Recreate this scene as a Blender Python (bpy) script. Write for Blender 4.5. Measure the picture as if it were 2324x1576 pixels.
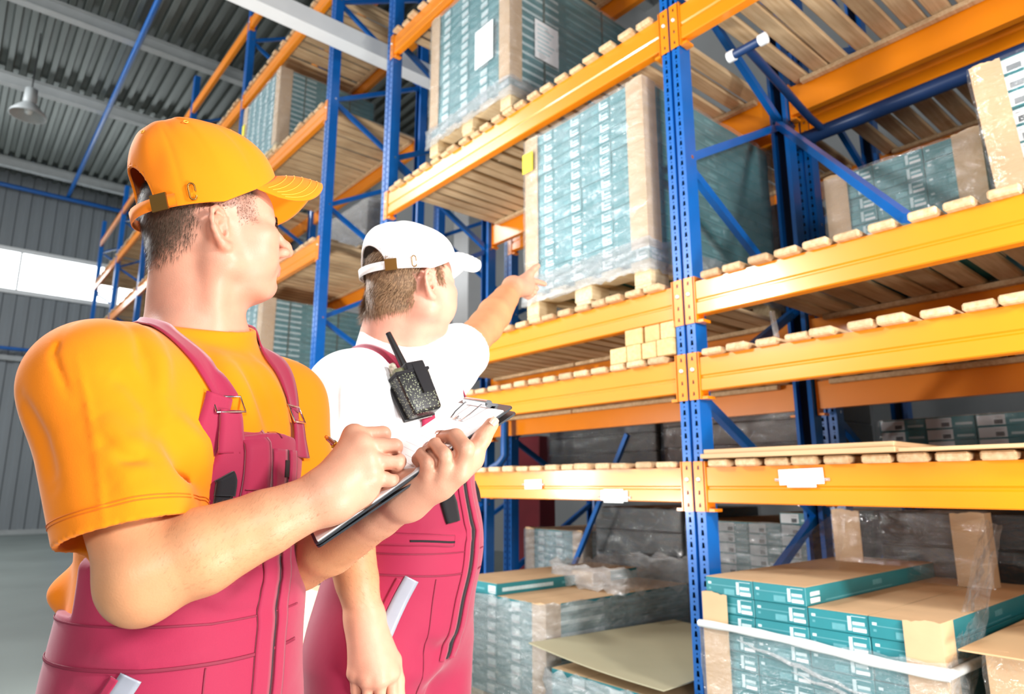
import bpy, bmesh, math, random
import numpy as np
from mathutils import Vector, Matrix
random.seed(7); rng = np.random.default_rng(7)
for o in list(bpy.data.objects): bpy.data.objects.remove(o, do_unlink=True)
SC = bpy.context.scene; COL = SC.collection
# ------------------------------------------------------------------ camera
HEAD = math.radians(40.15)                       # heading of the view, measured from -X towards +Y
HV = Vector((-math.cos(HEAD), math.sin(HEAD), 0)); RV = Vector((math.sin(HEAD), math.cos(HEAD), 0))
PITCH = math.atan2(315, 1520)
cd = bpy.data.cameras.new('camera'); cam = bpy.data.objects.new('camera', cd); COL.objects.link(cam)
cam.location = (0, 0, 1.25); cd.sensor_width = 36; cd.lens = 36*1520/2324
fwd = HV*math.cos(PITCH)+Vector((0, 0, math.sin(PITCH)))
cam.rotation_euler = fwd.to_track_quat('-Z', 'Y').to_euler()
cd.clip_start = 0.02; cd.dof.use_dof = True; cd.dof.focus_distance = 0.98; cd.dof.aperture_fstop = 5.6
SC.camera = cam
def W(r, d, z):
    """point given along the diagonal aisle axes: r metres to the right, d metres ahead, z up"""
    return RV*r+HV*d+Vector((0, 0, z))
# ------------------------------------------------------------------ world, lights, exposure
wd = bpy.data.worlds.new('world'); SC.world = wd; wd.use_nodes = True
bg = wd.node_tree.nodes['Background']; bg.inputs[0].default_value = (0.93, 0.97, 1.0, 1); bg.inputs[1].default_value = 0.31
def area(name, loc, tgt, size, power, col=(1, 1, 1)):
    l = bpy.data.lights.new(name, 'AREA'); l.shape = 'DISK'; l.size = size; l.energy = power; l.color = col
    o = bpy.data.objects.new(name, l); COL.objects.link(o); o.location = loc
    o.rotation_euler = (Vector(tgt)-Vector(loc)).to_track_quat('-Z', 'Y').to_euler(); return o
area('strobe_key', W(2.1, 0.1, 2.4), W(0.0, 1.8, 1.5), 0.35, 62, (1, 0.98, 0.95))
area('strobe_back', W(-2.4, 2.0, 3.0), W(0.2, 2.4, 1.5), 0.45, 62, (1, 0.99, 0.97))
area('strobe_fill', W(0.7, -2.6, 2.3), W(0.1, 2.0, 1.6), 0.8, 62, (1, 0.98, 0.96))
area('hall_daylight', (-13, -5.5, 9.0), (-11, 1.5, 1), 5.0, 1100, (0.95, 0.98, 1))
area('rack_upfill', W(1.5, 0.2, 0.5), (-4.4, 2.4, 4.8), 0.8, 48, (1, 0.97, 0.92))  # added lamp, lights deck undersides and the white overhead beam from below
area('strobe_low', W(-3.3, 3.7, 1.35), W(0.0, 3.4, 1.3), 0.35, 22, (1, 0.99, 0.97))
area('uplight_fill', (-4.2, -0.6, 1.0), (-6.3, 3.0, 5.2), 0.6, 130, (1, 0.98, 0.95))  # added lamp, brightens the upper left racks from below
SC.view_settings.view_transform = 'Standard'; SC.view_settings.look = 'None'
SC.view_settings.exposure = 0.5; SC.view_settings.gamma = 1; SC.view_settings.use_curve_mapping = False
# ------------------------------------------------------------------ helpers
def tag(o, label=None, cat=None, group=None, kind=None):
    if label: o['label'] = label
    if cat: o['category'] = cat
    if group: o['group'] = group
    if kind: o['kind'] = kind
    elif cat: o['kind'] = 'thing'
    return o
def empty(name, loc=(0, 0, 0), rz=0):
    o = bpy.data.objects.new(name, None); COL.objects.link(o); o.location = loc; o.rotation_euler[2] = rz
    o.empty_display_size = 0.05; return o
def thing(name, label, cat, loc=(0, 0, 0), group=None, rz=0):
    return tag(empty(name, loc, rz), label, cat, group)
def inst(name, mesh, parent=None, loc=(0, 0, 0), rot=(0, 0, 0), scale=None):
    o = bpy.data.objects.new(name, mesh); COL.objects.link(o); o.parent = parent
    o.location = loc; o.rotation_euler = rot
    if scale: o.scale = scale
    return o
class MB:
    def __init__(s): s.v = []; s.f = []; s.m = []; s.sm = []
    def add(s, vs, fs, m=0, sm=False):
        b = len(s.v); s.v += [tuple(v) for v in vs]
        for f in fs: s.f.append([i+b for i in f]); s.m.append(m); s.sm.append(sm)
    def box(s, lo, hi, m=0):
        (a, b, c), (d, e, f) = lo, hi
        s.add([(a, b, c), (d, b, c), (d, e, c), (a, e, c), (a, b, f), (d, b, f), (d, e, f), (a, e, f)],
              [(0, 3, 2, 1), (4, 5, 6, 7), (0, 1, 5, 4), (1, 2, 6, 5), (2, 3, 7, 6), (3, 0, 4, 7)], m)
    def cbox(s, lo, hi, c=0.004, m=0):
        """box with chamfered edges"""
        bm = bmesh.new(); bmesh.ops.create_cube(bm, size=1)
        for v in bm.verts: v.co = Vector([(lo[i]+hi[i])/2+v.co[i]*(hi[i]-lo[i]) for i in range(3)])
        bmesh.ops.bevel(bm, geom=bm.edges[:], offset=c, segments=1, affect='EDGES', profile=0.5)
        bm.verts.index_update(); s.add([v.co[:] for v in bm.verts], [[v.index for v in f.verts] for f in bm.faces], m); bm.free()
    def bar(s, a, b, w, h, m=0, up=(0, 0, 1)):
        """rectangular bar from a to b"""
        a = Vector(a); b = Vector(b); d = (b-a).normalized(); u = Vector(up)
        x = d.cross(u)
        if x.length < 1e-4: x = d.cross(Vector((1, 0, 0)))
        x.normalize(); y = x.cross(d).normalized()
        vs = [p+x*(sx*w/2)+y*(sy*h/2) for p in (a, b) for sx, sy in ((-1, -1), (1, -1), (1, 1), (-1, 1))]
        s.add(vs, [(0, 3, 2, 1), (4, 5, 6, 7), (0, 1, 5, 4), (1, 2, 6, 5), (2, 3, 7, 6), (3, 0, 4, 7)], m)
    def tube(s, pts, r, n=12, m=0, caps=True):
        pts = [Vector(p) for p in pts]; k = len(pts); rs = r if hasattr(r, '__len__') else [r]*k
        t0 = (pts[1]-pts[0]).normalized(); x = t0.orthogonal().normalized(); vs = []
        for i, p in enumerate(pts):
            t = (pts[min(i+1, k-1)]-pts[max(i-1, 0)]).normalized(); x = (x-t*x.dot(t)).normalized(); y = t.cross(x)
            for j in range(n):
                a = 2*math.pi*j/n; vs.append(p+(x*math.cos(a)+y*math.sin(a))*rs[i])
        fs = [(i*n+j, i*n+(j+1) % n, (i+1)*n+(j+1) % n, (i+1)*n+j) for i in range(k-1) for j in range(n)]
        s.add(vs, fs, m, True)
        if caps: s.add([vs[j] for j in range(n)][::-1], [list(range(n))], m); s.add([vs[(k-1)*n+j] for j in range(n)], [list(range(n))], m)
    def lathe(s, c, prof, n=24, m=0, ax=(0, 0, 1)):
        ax = Vector(ax).normalized(); x = ax.orthogonal().normalized(); y = ax.cross(x); c = Vector(c); k = len(prof); vs = []
        for r, h in prof:
            for j in range(n):
                a = 2*math.pi*j/n; vs.append(c+ax*h+(x*math.cos(a)+y*math.sin(a))*r)
        s.add(vs, [(i*n+j, i*n+(j+1) % n, (i+1)*n+(j+1) % n, (i+1)*n+j) for i in range(k-1) for j in range(n)], m, True)
    def extrude(s, prof, a, b, m=0):
        """prof: list of (y, z); extruded along X from a to b"""
        n = len(prof); vs = [(a, y, z) for y, z in prof]+[(b, y, z) for y, z in prof]
        s.add(vs, [(i, (i+1) % n, n+(i+1) % n, n+i) for i in range(n)]+[list(range(n))[::-1], list(range(n, 2*n))], m)
    def mesh(s, name, mats):
        me = bpy.data.meshes.new(name); me.from_pydata(s.v, [], s.f)
        for mt in (mats if isinstance(mats, (list, tuple)) else [mats]): me.materials.append(mt)
        me.polygons.foreach_set('material_index', s.m); me.polygons.foreach_set('use_smooth', s.sm); me.update(); return me
    def build(s, name, mats, parent=None, loc=(0, 0, 0)):
        return inst(name, s.mesh(name, mats), parent, loc)
# ------------------------------------------------------------------ materials
def srgb(r, g, b):
    f = lambda c: (c/12.92 if c <= 0.04045 else ((c+0.055)/1.055)**2.4)
    return (f(r/255), f(g/255), f(b/255), 1)
def nmat(name):
    m = bpy.data.materials.new(name); m.use_nodes = True; nt = m.node_tree; return m, nt, nt.nodes['Principled BSDF']
def node(nt, typ, **kw):
    n = nt.nodes.new(typ)
    for k, v in kw.items():
        if k in n.inputs: n.inputs[k].default_value = v
        else: setattr(n, k, v)
    return n
def mat(name, col, rough=0.5, metal=0.0, var=0.12, scale=6.0, bump=0.0, bscale=60.0, stretch=(1, 1, 1), spec=0.5, coat=0.0, rnd=0.0, detail=4, sheen=0.0):
    """plain procedural surface: colour broken up by noise, optional per-object variation and fine relief"""
    m, nt, b = nmat(name); L = nt.links
    tc = node(nt, 'ShaderNodeTexCoord'); mp = node(nt, 'ShaderNodeMapping'); mp.inputs['Scale'].default_value = stretch
    L.new(tc.outputs['Object'], mp.inputs[0])
    nz = node(nt, 'ShaderNodeTexNoise', Scale=scale, Detail=detail); L.new(mp.outputs[0], nz.inputs['Vector'])
    mr = node(nt, 'ShaderNodeMapRange'); mr.inputs['From Min'].default_value = 0.25; mr.inputs['From Max'].default_value = 0.75
    mr.inputs['To Min'].default_value = 1-var; mr.inputs['To Max'].default_value = 1+var; L.new(nz.outputs[0], mr.inputs[0])
    val = mr.outputs[0]
    if rnd:
        oi = node(nt, 'ShaderNodeObjectInfo'); r2 = node(nt, 'ShaderNodeMapRange'); r2.inputs['To Min'].default_value = 1-rnd; r2.inputs['To Max'].default_value = 1+rnd*0.6
        L.new(oi.outputs['Random'], r2.inputs[0]); mu = node(nt, 'ShaderNodeMath', operation='MULTIPLY'); L.new(val, mu.inputs[0]); L.new(r2.outputs[0], mu.inputs[1]); val = mu.outputs[0]
        av = node(nt, 'ShaderNodeVectorMath', operation='ADD'); sc = node(nt, 'ShaderNodeMath', operation='MULTIPLY'); sc.inputs[1].default_value = 37.0
        L.new(oi.outputs['Random'], sc.inputs[0]); L.new(mp.outputs[0], av.inputs[0]); L.new(sc.outputs[0], av.inputs[1]); L.new(av.outputs[0], nz.inputs['Vector'])
    vm = node(nt, 'ShaderNodeVectorMath', operation='SCALE'); vm.inputs[0].default_value = col[:3]; L.new(val, vm.inputs['Scale'])
    L.new(vm.outputs[0], b.inputs['Base Color'])
    b.inputs['Roughness'].default_value = rough; b.inputs['Metallic'].default_value = metal; b.inputs['Specular IOR Level'].default_value = spec
    b.inputs['Coat Weight'].default_value = coat; b.inputs['Coat Roughness'].default_value = 0.15; b.inputs['Sheen Weight'].default_value = sheen
    if bump:
        n2 = node(nt, 'ShaderNodeTexNoise', Scale=bscale, Detail=3); L.new(mp.outputs[0], n2.inputs['Vector'])
        bp = node(nt, 'ShaderNodeBump', Strength=bump, Distance=0.004); L.new(n2.outputs[0], bp.inputs['Height']); L.new(bp.outputs[0], b.inputs['Normal'])
    return m
def wood(name, c1, c2, c3, rough=0.65):
    """sawn softwood, grain along local Y, tone differs from board to board"""
    m, nt, b = nmat(name); L = nt.links
    tc = node(nt, 'ShaderNodeTexCoord'); oi = node(nt, 'ShaderNodeObjectInfo')
    sc = node(nt, 'ShaderNodeMath', operation='MULTIPLY'); sc.inputs[1].default_value = 53.0; L.new(oi.outputs['Random'], sc.inputs[0])
    av = node(nt, 'ShaderNodeVectorMath', operation='ADD'); L.new(tc.outputs['Object'], av.inputs[0]); L.new(sc.outputs[0], av.inputs[1])
    mp = node(nt, 'ShaderNodeMapping'); mp.inputs['Scale'].default_value = (28, 1.6, 28); L.new(av.outputs[0], mp.inputs[0])
    nz = node(nt, 'ShaderNodeTexNoise', Scale=2.2, Detail=6, Roughness=0.6); L.new(mp.outputs[0], nz.inputs['Vector'])
    cr = node(nt, 'ShaderNodeValToRGB'); cr.color_ramp.elements[0].position = 0.3; cr.color_ramp.elements[0].color = c1
    cr.color_ramp.elements[1].position = 0.72; cr.color_ramp.elements[1].color = c2; L.new(nz.outputs[0], cr.inputs[0])
    mx = node(nt, 'ShaderNodeMix', data_type='RGBA'); mx.inputs[7].default_value = c3
    n2 = node(nt, 'ShaderNodeTexNoise', Scale=3.0, Detail=3); L.new(av.outputs[0], n2.inputs['Vector'])
    ma = node(nt, 'ShaderNodeMath', operation='MULTIPLY'); r2 = node(nt, 'ShaderNodeMapRange'); r2.inputs['From Min'].default_value = 0.35; r2.inputs['From Max'].default_value = 0.8
    L.new(n2.outputs[0], r2.inputs[0]); L.new(r2.outputs[0], ma.inputs[0]); L.new(oi.outputs['Random'], ma.inputs[1])
    L.new(ma.outputs[0], mx.inputs[0]); L.new(cr.outputs[0], mx.inputs[6]); L.new(mx.outputs[2], b.inputs['Base Color'])
    b.inputs['Roughness'].default_value = rough; b.inputs['Specular IOR Level'].default_value = 0.25
    bp = node(nt, 'ShaderNodeBump', Strength=0.25, Distance=0.002); L.new(nz.outputs[0], bp.inputs['Height']); L.new(bp.outputs[0], b.inputs['Normal'])
    return m
def film_mat(name, amount=0.2, haze=0.08, scale=7.0):
    """stretch film: clear, with creases that catch the light"""
    m, nt, b = nmat(name); L = nt.links; nt.nodes.remove(b); out = nt.nodes['Material Output']
    tc = node(nt, 'ShaderNodeTexCoord'); mp = node(nt, 'ShaderNodeMapping'); mp.inputs['Scale'].default_value = (1, 1, 2.6); mp.inputs['Rotation'].default_value = (0.25, 0.25, 0)
    L.new(tc.outputs['Object'], mp.inputs[0])
    nz = node(nt, 'ShaderNodeTexNoise', Scale=scale, Detail=5, Roughness=0.65, Distortion=0.6); L.new(mp.outputs[0], nz.inputs['Vector'])
    bp = node(nt, 'ShaderNodeBump', Strength=1.0, Distance=0.05); L.new(nz.outputs[0], bp.inputs['Height'])
    gl = node(nt, 'ShaderNodeBsdfGlossy', Roughness=0.13); L.new(bp.outputs[0], gl.inputs['Normal'])
    df = node(nt, 'ShaderNodeBsdfDiffuse'); df.inputs[0].default_value = (0.85, 0.9, 0.92, 1); L.new(bp.outputs[0], df.inputs['Normal'])
    tr = node(nt, 'ShaderNodeBsdfTransparent')
    m1 = node(nt, 'ShaderNodeMixShader'); m1.inputs[0].default_value = haze; L.new(tr.outputs[0], m1.inputs[1]); L.new(df.outputs[0], m1.inputs[2])
    m2 = node(nt, 'ShaderNodeMixShader'); m2.inputs[0].default_value = amount
    L.new(m1.outputs[0], m2.inputs[1]); L.new(gl.outputs[0], m2.inputs[2]); L.new(m2.outputs[0], out.inputs['Surface'])
    return m
M = {}
M['orange'] = mat('rack_orange', srgb(240, 138, 12), 0.32, var=0.05, scale=3, coat=0.4)
M['blue'] = mat('rack_blue', srgb(2, 96, 178), 0.35, var=0.08, scale=8, coat=0.3)
M['darkblue'] = mat('pipe_dark_blue', srgb(28, 56, 100), 0.35, var=0.08)
M['plank'] = wood('plank_wood', srgb(196, 160, 118), srgb(232, 205, 165), srgb(150, 118, 88))
M['pallet'] = wood('pallet_wood', srgb(212, 184, 140), srgb(238, 218, 180), srgb(190, 160, 118))
M['block'] = wood('block_wood', srgb(214, 176, 118), srgb(236, 206, 152), srgb(200, 160, 104))
M['teal'] = mat('carton_teal', srgb(40, 128, 136), 0.45, var=0.08, scale=5, rnd=0.1)
M['teal_pale'] = mat('carton_pale_teal', srgb(112, 172, 182), 0.5, var=0.08, scale=5, rnd=0.08)
M['print_l'] = mat('carton_print_light', srgb(196, 220, 224), 0.5, var=0.1, scale=60)
M['print_w'] = mat('carton_print_white', srgb(236, 240, 242), 0.5, var=0.05)
M['print_m'] = mat('carton_print_mid', srgb(92, 160, 168), 0.5, var=0.1, scale=40)
M['print_d'] = mat('carton_print_dark', srgb(60, 70, 80), 0.5, var=0.1)
M['card'] = mat('cardboard', srgb(206, 172, 132), 0.75, var=0.06, scale=9, bump=0.1, bscale=120)
M['board'] = mat('fibreboard_sheet', srgb(202, 168, 126), 0.7, var=0.05, scale=3)
M['hardboard'] = mat('pale_hardboard', srgb(178, 172, 142), 0.65, var=0.1, scale=2)
M['film'] = film_mat('stretch_film', 0.14, 0.14)
M['film_heavy'] = film_mat('stretch_film_heavy', 0.30, 0.34, 11.0)
M['film_light'] = film_mat('stretch_film_light', 0.14, 0.03, 5.0)
M['white'] = mat('white_paint', srgb(238, 240, 240), 0.4, var=0.03)
M['paper'] = mat('white_paper', srgb(246, 247, 248), 0.6, var=0.02)
M['yellow'] = mat('yellow_sticker', srgb(250, 236, 20), 0.5, var=0.03)
M['chrome'] = mat('bright_steel', srgb(225, 226, 228), 0.18, metal=1.0, var=0.05)
M['black'] = mat('black_plastic', srgb(24, 24, 26), 0.4, var=0.2, scale=20)
M['dark'] = mat('dark_wrap', srgb(44, 46, 44), 0.35, var=0.25, scale=3)
M['grey_steel'] = mat('grey_steel', srgb(168, 172, 172), 0.5, var=0.08)

# ================================================================== the hall
def structure(o, **k): return tag(o, kind='structure', **k)
mfl = mat('concrete_floor', srgb(128, 138, 134), 0.38, var=0.16, scale=0.9, bump=0.03, bscale=30, detail=8)
mb = MB(); mb.add([(-23, -9, 0), (6, -9, 0), (6, 9.2, 0), (-23, 9.2, 0)], [(0, 1, 2, 3)]); structure(mb.build('floor', mfl))
# corrugated roof deck, ribs along X
mroof = mat('galvanised_roof', srgb(118, 124, 120), 0.42, metal=0.55, var=0.18, scale=1.6, stretch=(0.2, 1, 1))
mb = MB(); ys = np.arange(-9, 9.2, 0.24); vs = []
prof = []
for y in ys: prof += [(y, 9.9), (y+0.09, 9.9), (y+0.12, 9.81), (y+0.21, 9.81)]
xs = (-23, 6)
for x in xs: vs += [(x, y, z) for y, z in prof]
n = len(prof); mb.add(vs, [(i, i+1, n+i+1, n+i) for i in range(n-1)]); structure(mb.build('ceiling', mroof))
mbeam = mat('roof_beam_grey', srgb(176, 180, 180), 0.5, var=0.06)
for k, x in enumerate((-21.2, -16.6, -13.4, -9.9, -6.4, -2.9)):
    mb = MB(); mb.box((x-0.09, -9, 9.55), (x+0.09, 9.2, 9.57)); mb.box((x-0.012, -9, 9.57), (x+0.012, 9.2, 9.79)); mb.box((x-0.09, -9, 9.785), (x+0.09, 9.2, 9.805))
    structure(mb.build('trim_%d' % (k+1), mbeam))
# far wall of vertical cladding with its strip window
mwall = mat('wall_cladding_grey', srgb(132, 138, 142), 0.5, var=0.08, scale=1.5, stretch=(1, 3, 0.3))
def cladding(z0, z1, x, y0, y1, step=0.3):
    mb = MB(); pr = []
    for y in np.arange(y0, y1, step): pr += [(x, y), (x, y+step*0.42), (x-0.035, y+step*0.5), (x-0.035, y+step*0.92)]
    k = len(pr); mb.add([(a, b, z0) for a, b in pr]+[(a, b, z1) for a, b in pr], [(i, i+1, k+i+1, k+i) for i in range(k-1)]); return mb
wl = structure(cladding(0, 6.45, -22.3, -9, 9.2).build('wall_far', mwall))
cladding(7.68, 9.9, -22.3, -9, 9.2).build('upper_cladding', mwall, wl)
mb = MB()
for z in (6.45, 7.62): mb.box((-22.36, -9, z-0.05), (-22.24, 9.2, z+0.07))
for y in np.arange(-8.6, 9, 2.4): mb.box((-22.36, y-0.03, 6.45), (-22.26, y+0.03, 7.65))
win = structure(MB().build('window_1', M['white'])); fr = mb.build('window_frame', M['white'], win)
mg, nt, b = nmat('daylit_glazing'); b.inputs['Base Color'].default_value = (0.9, 0.95, 1, 1); b.inputs['Emission Color'].default_value = (0.94, 0.98, 1, 1); b.inputs['Emission Strength'].default_value = 3.2
for k, y in enumerate(np.arange(-8.6, 8, 2.4)):
    mb = MB(); mb.box((-22.33, y+0.03, 6.52), (-22.31, y+2.37, 7.57)); mb.build('pane', mg, win)
mb = MB(); mb.box((-22.3, -9, 0.0), (-22.2, 9.2, 0.12)); structure(mb.build('baseboard_far', M['grey_steel']))
mb = MB(); mb.box((-22.28, -9, 4.55), (-22.2, 9.2, 4.68)); structure(mb.build('trim_7', M['grey_steel']))
# side wall behind the racks and a white column
mside = mat('side_wall_grey', srgb(150, 152, 152), 0.6, var=0.06, scale=0.8)
mb = MB(); mb.box((-23, 8.6, 0), (6, 8.8, 9.9)); structure(mb.build('wall_right', mside))
mb = MB(); mb.cbox((-8.32, 5.8, 0), (-7.92, 6.15, 9.8), 0.01); structure(mb.build('trim_8', M['white']))
# white steel beam over the cross aisle
mb = MB(); mb.box((-5.26, -4, 5.215), (-5.10, 8.6, 5.23)); mb.box((-5.26, -4, 5.23), (-5.245, 8.6, 5.36)); mb.box((-5.115, -4, 5.23), (-5.10, 8.6, 5.36)); mb.box((-5.26, -4, 5.36), (-5.10, 8.6, 5.375))
tag(mb.build('suspended_beam', M['white']), 'long white steel beam crossing overhead between the two blue rack frames', 'beam')
for k, y in enumerate((-2.5, 0.6, 4.2, 7.6)):
    pass
# roof pipes
def pipe(name, label, pts, r, m, cat='pipe'):
    mb = MB(); mb.tube(pts, r, 12); return tag(mb.build(name, m), label, cat)
pipe('sprinkler_pipe', 'thin blue pipe running along the corrugated roof', [(-22.2, 1.85, 9.45), (-4, 1.85, 9.45)], 0.05, M['blue'])
pipe('sprinkler_pipe', 'blue pipe fixed across the top of the far grey wall', [(-22.05, -9, 9.35), (-22.05, 9, 9.35)], 0.06, M['blue'])
pipe('wall_pipe', 'blue pipe along the far grey wall below the window', [(-22.1, -9, 4.85), (-22.1, 9, 4.85)], 0.05, M['blue'])
# bell lamp
lp = thing('pendant_lamp', 'grey bell-shaped pendant lamp hanging under the corrugated roof', 'lamp', (-14.6, 0.42, 8.05))
mb = MB(); mb.tube([(0, 0, 0.55), (0, 0, 1.75)], 0.012, 8); mb.build('cord', M['black'], lp)
mb = MB(); mb.lathe((0, 0, 0), [(0.0, 0.56), (0.1, 0.55), (0.11, 0.3), (0.09, 0.26)], 24); mb.build('housing', M['grey_steel'], lp)
mb = MB(); mb.lathe((0, 0, 0), [(0.09, 0.27), (0.16, 0.2), (0.28, 0.06), (0.3, 0.0), (0.285, 0.0), (0.15, 0.18), (0.02, 0.22)], 28); mb.build('lamp_shade', M['grey_steel'], lp)
mb = MB(); mb.lathe((0, 0, 0), [(0.0, 0.03), (0.05, 0.05), (0.07, 0.11), (0.05, 0.18)], 20); mb.build('bulb', mat('frosted_glass', (0.8, 0.85, 0.85, 1), 0.25), lp)

# ================================================================== pallet racking
Y0 = 2.44                       # front plane of the first rack
def perf(mb, x0, x1, z0, z1, y, cells, m=0):
    """plate facing -Y with rectangular holes; cells = (zc, hole half width, hole half height), sorted"""
    xc = (x0+x1)/2; z = z0
    for zc, hw, hh in cells:
        a, b = zc-hh, zc+hh
        if a > z: mb.add([(x0, y, z), (x1, y, z), (x1, y, a), (x0, y, a)], [(0, 1, 2, 3)], m)
        mb.add([(x0, y, a), (xc-hw, y, a), (xc-hw*0.7, y, b), (x0, y, b), (xc+hw, y, a), (x1, y, a), (x1, y, b), (xc+hw*0.7, y, b)], [(0, 1, 2, 3), (4, 5, 6, 7)], m)
        # hole cheeks
        d = 0.003; mb.add([(xc-hw, y, a), (xc-hw, y+d, a), (xc-hw*.7, y+d, b), (xc-hw*.7, y, b), (xc+hw, y, a), (xc+hw*.7, y, b), (xc+hw*.7, y+d, b), (xc+hw, y+d, a)], [(0, 1, 2, 3), (4, 5, 6, 7)], m)
        z = b
    mb.add([(x0, y, z), (x1, y, z), (x1, y, z1), (x0, y, z1)], [(0, 1, 2, 3)], m)
def post_mesh(h, fine=True):
    """upright column: two perforated front flanges either side of a groove, plain sides, open back; origin at front centre"""
    mb = MB(); w = 0.05; dp = 0.085
    cells = []
    z = 0.06
    while z < h-0.05:
        cells.append((z, 0.0075, 0.011)); cells.append((z+0.025, 0.0035, 0.0035)); z += 0.05
    if not fine: cells = []
    for sx in (-1, 1):
        x0, x1 = sorted((sx*w, sx*0.008)); perf(mb, x0, x1, 0, h, 0, cells)
        xs = sx*w
        f = [(xs, 0, 0), (xs, dp, 0), (xs, dp, h), (xs, 0, h)]; mb.add(f, [(0, 1, 2, 3) if sx > 0 else (3, 2, 1, 0)])
        mb.add([(xs, dp, 0), (xs-sx*0.02, dp+0.006, 0), (xs-sx*0.02, dp+0.006, h), (xs, dp, h)], [(0, 1, 2, 3) if sx > 0 else (3, 2, 1, 0)])
        xg = sx*0.008; mb.add([(xg, 0, 0), (xg, 0.012, 0), (xg, 0.012, h), (xg, 0, h)], [(0, 1, 2, 3) if sx < 0 else (3, 2, 1, 0)])
        # dark sheet behind the holes: shade inside the post put into colour
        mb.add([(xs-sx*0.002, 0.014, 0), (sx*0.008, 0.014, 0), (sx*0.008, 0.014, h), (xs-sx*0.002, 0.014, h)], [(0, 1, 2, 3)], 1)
    mb.add([(-0.008, 0.012, 0), (0.008, 0.012, 0), (0.008, 0.012, h), (-0.008, 0.012, h)], [(0, 1, 2, 3)])
    mb.add([(-w, 0, h), (w, 0, h), (w, dp, h), (-w, dp, h)], [(0, 1, 2, 3)])
    mb.box((-0.07, -0.02, 0), (0.07, dp+0.02, 0.006))
    return mb
M['hole'] = mat('post_hole_shade', srgb(10, 24, 48), 0.6)  # near-black blue stands for the shade within the hollow post
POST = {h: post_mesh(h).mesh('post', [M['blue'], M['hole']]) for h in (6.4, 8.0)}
DEPTH = 1.10
def brace_mesh(up):
    mb = MB(); a = Vector((0, 0.05, 0)); b = Vector((0, DEPTH-0.05, 0.55*up)); d = (b-a).normalized()
    mb.bar(a, b, 0.034, 0.04)
    return mb.mesh('brace', M['blue'])
BR = {1: brace_mesh(1), -1: brace_mesh(-1)}
def frame(x, y, h, label, zmax=None):
    t = thing('pallet_rack_ladder', label, 'rack frame', (x, y, 0))
    inst('post', POST[h], t, (0, 0, 0)); inst('post', POST[h], t, (0, DEPTH, 0), (0, 0, math.pi))
    z = 0.55; first = True
    while z < h-0.1:
        inst('brace', BR[-1], t, (0, 0, z))
        if z+0.6 < h: inst('brace', BR[1], t, (0, 0, z))
        z += 1.10
    mb = MB(); mb.bar((0, 0.04, 0.12), (0, DEPTH-0.04, 0.12), 0.034, 0.04); mb.build('brace', M['blue'], t)
    mb = MB()
    z = 0.55
    while z < h-0.1:
        for yy, zz in ((0.055, z), (DEPTH-0.055, z+0.55)):
            if zz < h: mb.tube([(-0.0506, yy, zz), (0.0506, yy, zz)], 0.009, 8)
        z += 1.1
    mb.build('brace_bolts', M['chrome'], t)
    return t
# beams
def beam_profile(hb):
    """box beam with a shallow groove in the outer face; local y = 0 is the outer face, z = 0 the top"""
    return [(0, 0), (0, -hb*0.52), (0.006, -hb*0.56), (0.006, -hb*0.60), (0, -hb*0.64), (-0.001, -hb+0.004), (0.004, -hb), (0.048, -hb), (0.05, -0.03), (0.05, -0.001), (0.048, 0)]
CONN = {}
def connector(side, hb):
    """perforated end plate on the face of the post, with its return and bolt"""
    k = (side, hb)
    if k not in CONN:
        mb = MB(); H = hb+0.06; top = 0.025
        x0, x1 = (0.0, 0.045) if side > 0 else (-0.045, 0.0)     # the plate lies from the post's centre groove outwards
        cells = [(top-H+H*(i+0.5)/4, 0.005, 0.008) for i in range(4)]
        perf(mb, x0, x1, top-H, top, -0.006, cells)
        mb.box((x0, -0.0058, top-H), (x0+0.002, -0.001, top)); mb.box((x1-0.002, -0.0058, top-H), (x1, -0.001, top))
        mb.add([(x0, -0.006, top), (x1, -0.006, top), (x1, -0.001, top), (x0, -0.001, top)], [(0, 1, 2, 3)])
        xr = 0.0515*side; xa, xb = sorted((xr, xr+side*0.004)); mb.box((xa, -0.006, top-H), (xb, 0.055, top))
        # folded toe under the beam
        xa, xb = sorted((xr, xr+side*0.035)); mb.box((xa, 0.0, top-H), (xb, 0.055, top-H+0.012))
        CONN[k] = mb.mesh('connector', M['orange'])
        mb = MB(); xm = (x0+x1)/2; mb.lathe((xm, -0.006, top-H*0.36), [(0.0, 0.009), (0.006, 0.009), (0.008, 0.006), (0.008, 0.0)], 10, ax=(0, -1, 0)); CONN[k+('b',)] = mb.mesh('bolt', M['white'])
    return CONN[k], CONN[k+('b',)]
def beam(xa, xb, yface, ztop, hb, label, facing=-1, group=None, ends=True):
    """beam between two posts (centres xa < xb); facing -1: outer face towards the aisle"""
    t = thing('rack_beam', label, 'beam', ((xa+xb)/2, yface, ztop), group)
    if facing > 0: t.rotation_euler[2] = math.pi
    L = (xb-xa)/2
    mb = MB(); mb.extrude(beam_profile(hb), -L+0.0575, L-0.0575); mb.build('beam_bar', M['orange'], t)
    if ends:
        for s in (-1, 1):
            c, b = connector(-s, hb); inst('connector', c, t, (s*(L-0.006), 0, 0)); inst('bolt', b, t, (s*(L-0.006), 0, 0))
    return t
PLK = []
for k in range(7):
    mb = MB(); w = 0.043+0.007*random.random(); th = 0.026+0.007*random.random()
    mb.cbox((-w, -0.03, 0), (w, DEPTH+0.02+0.03*random.random(), th), 0.006); PLK.append(mb.mesh('plank', M['plank']))
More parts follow.
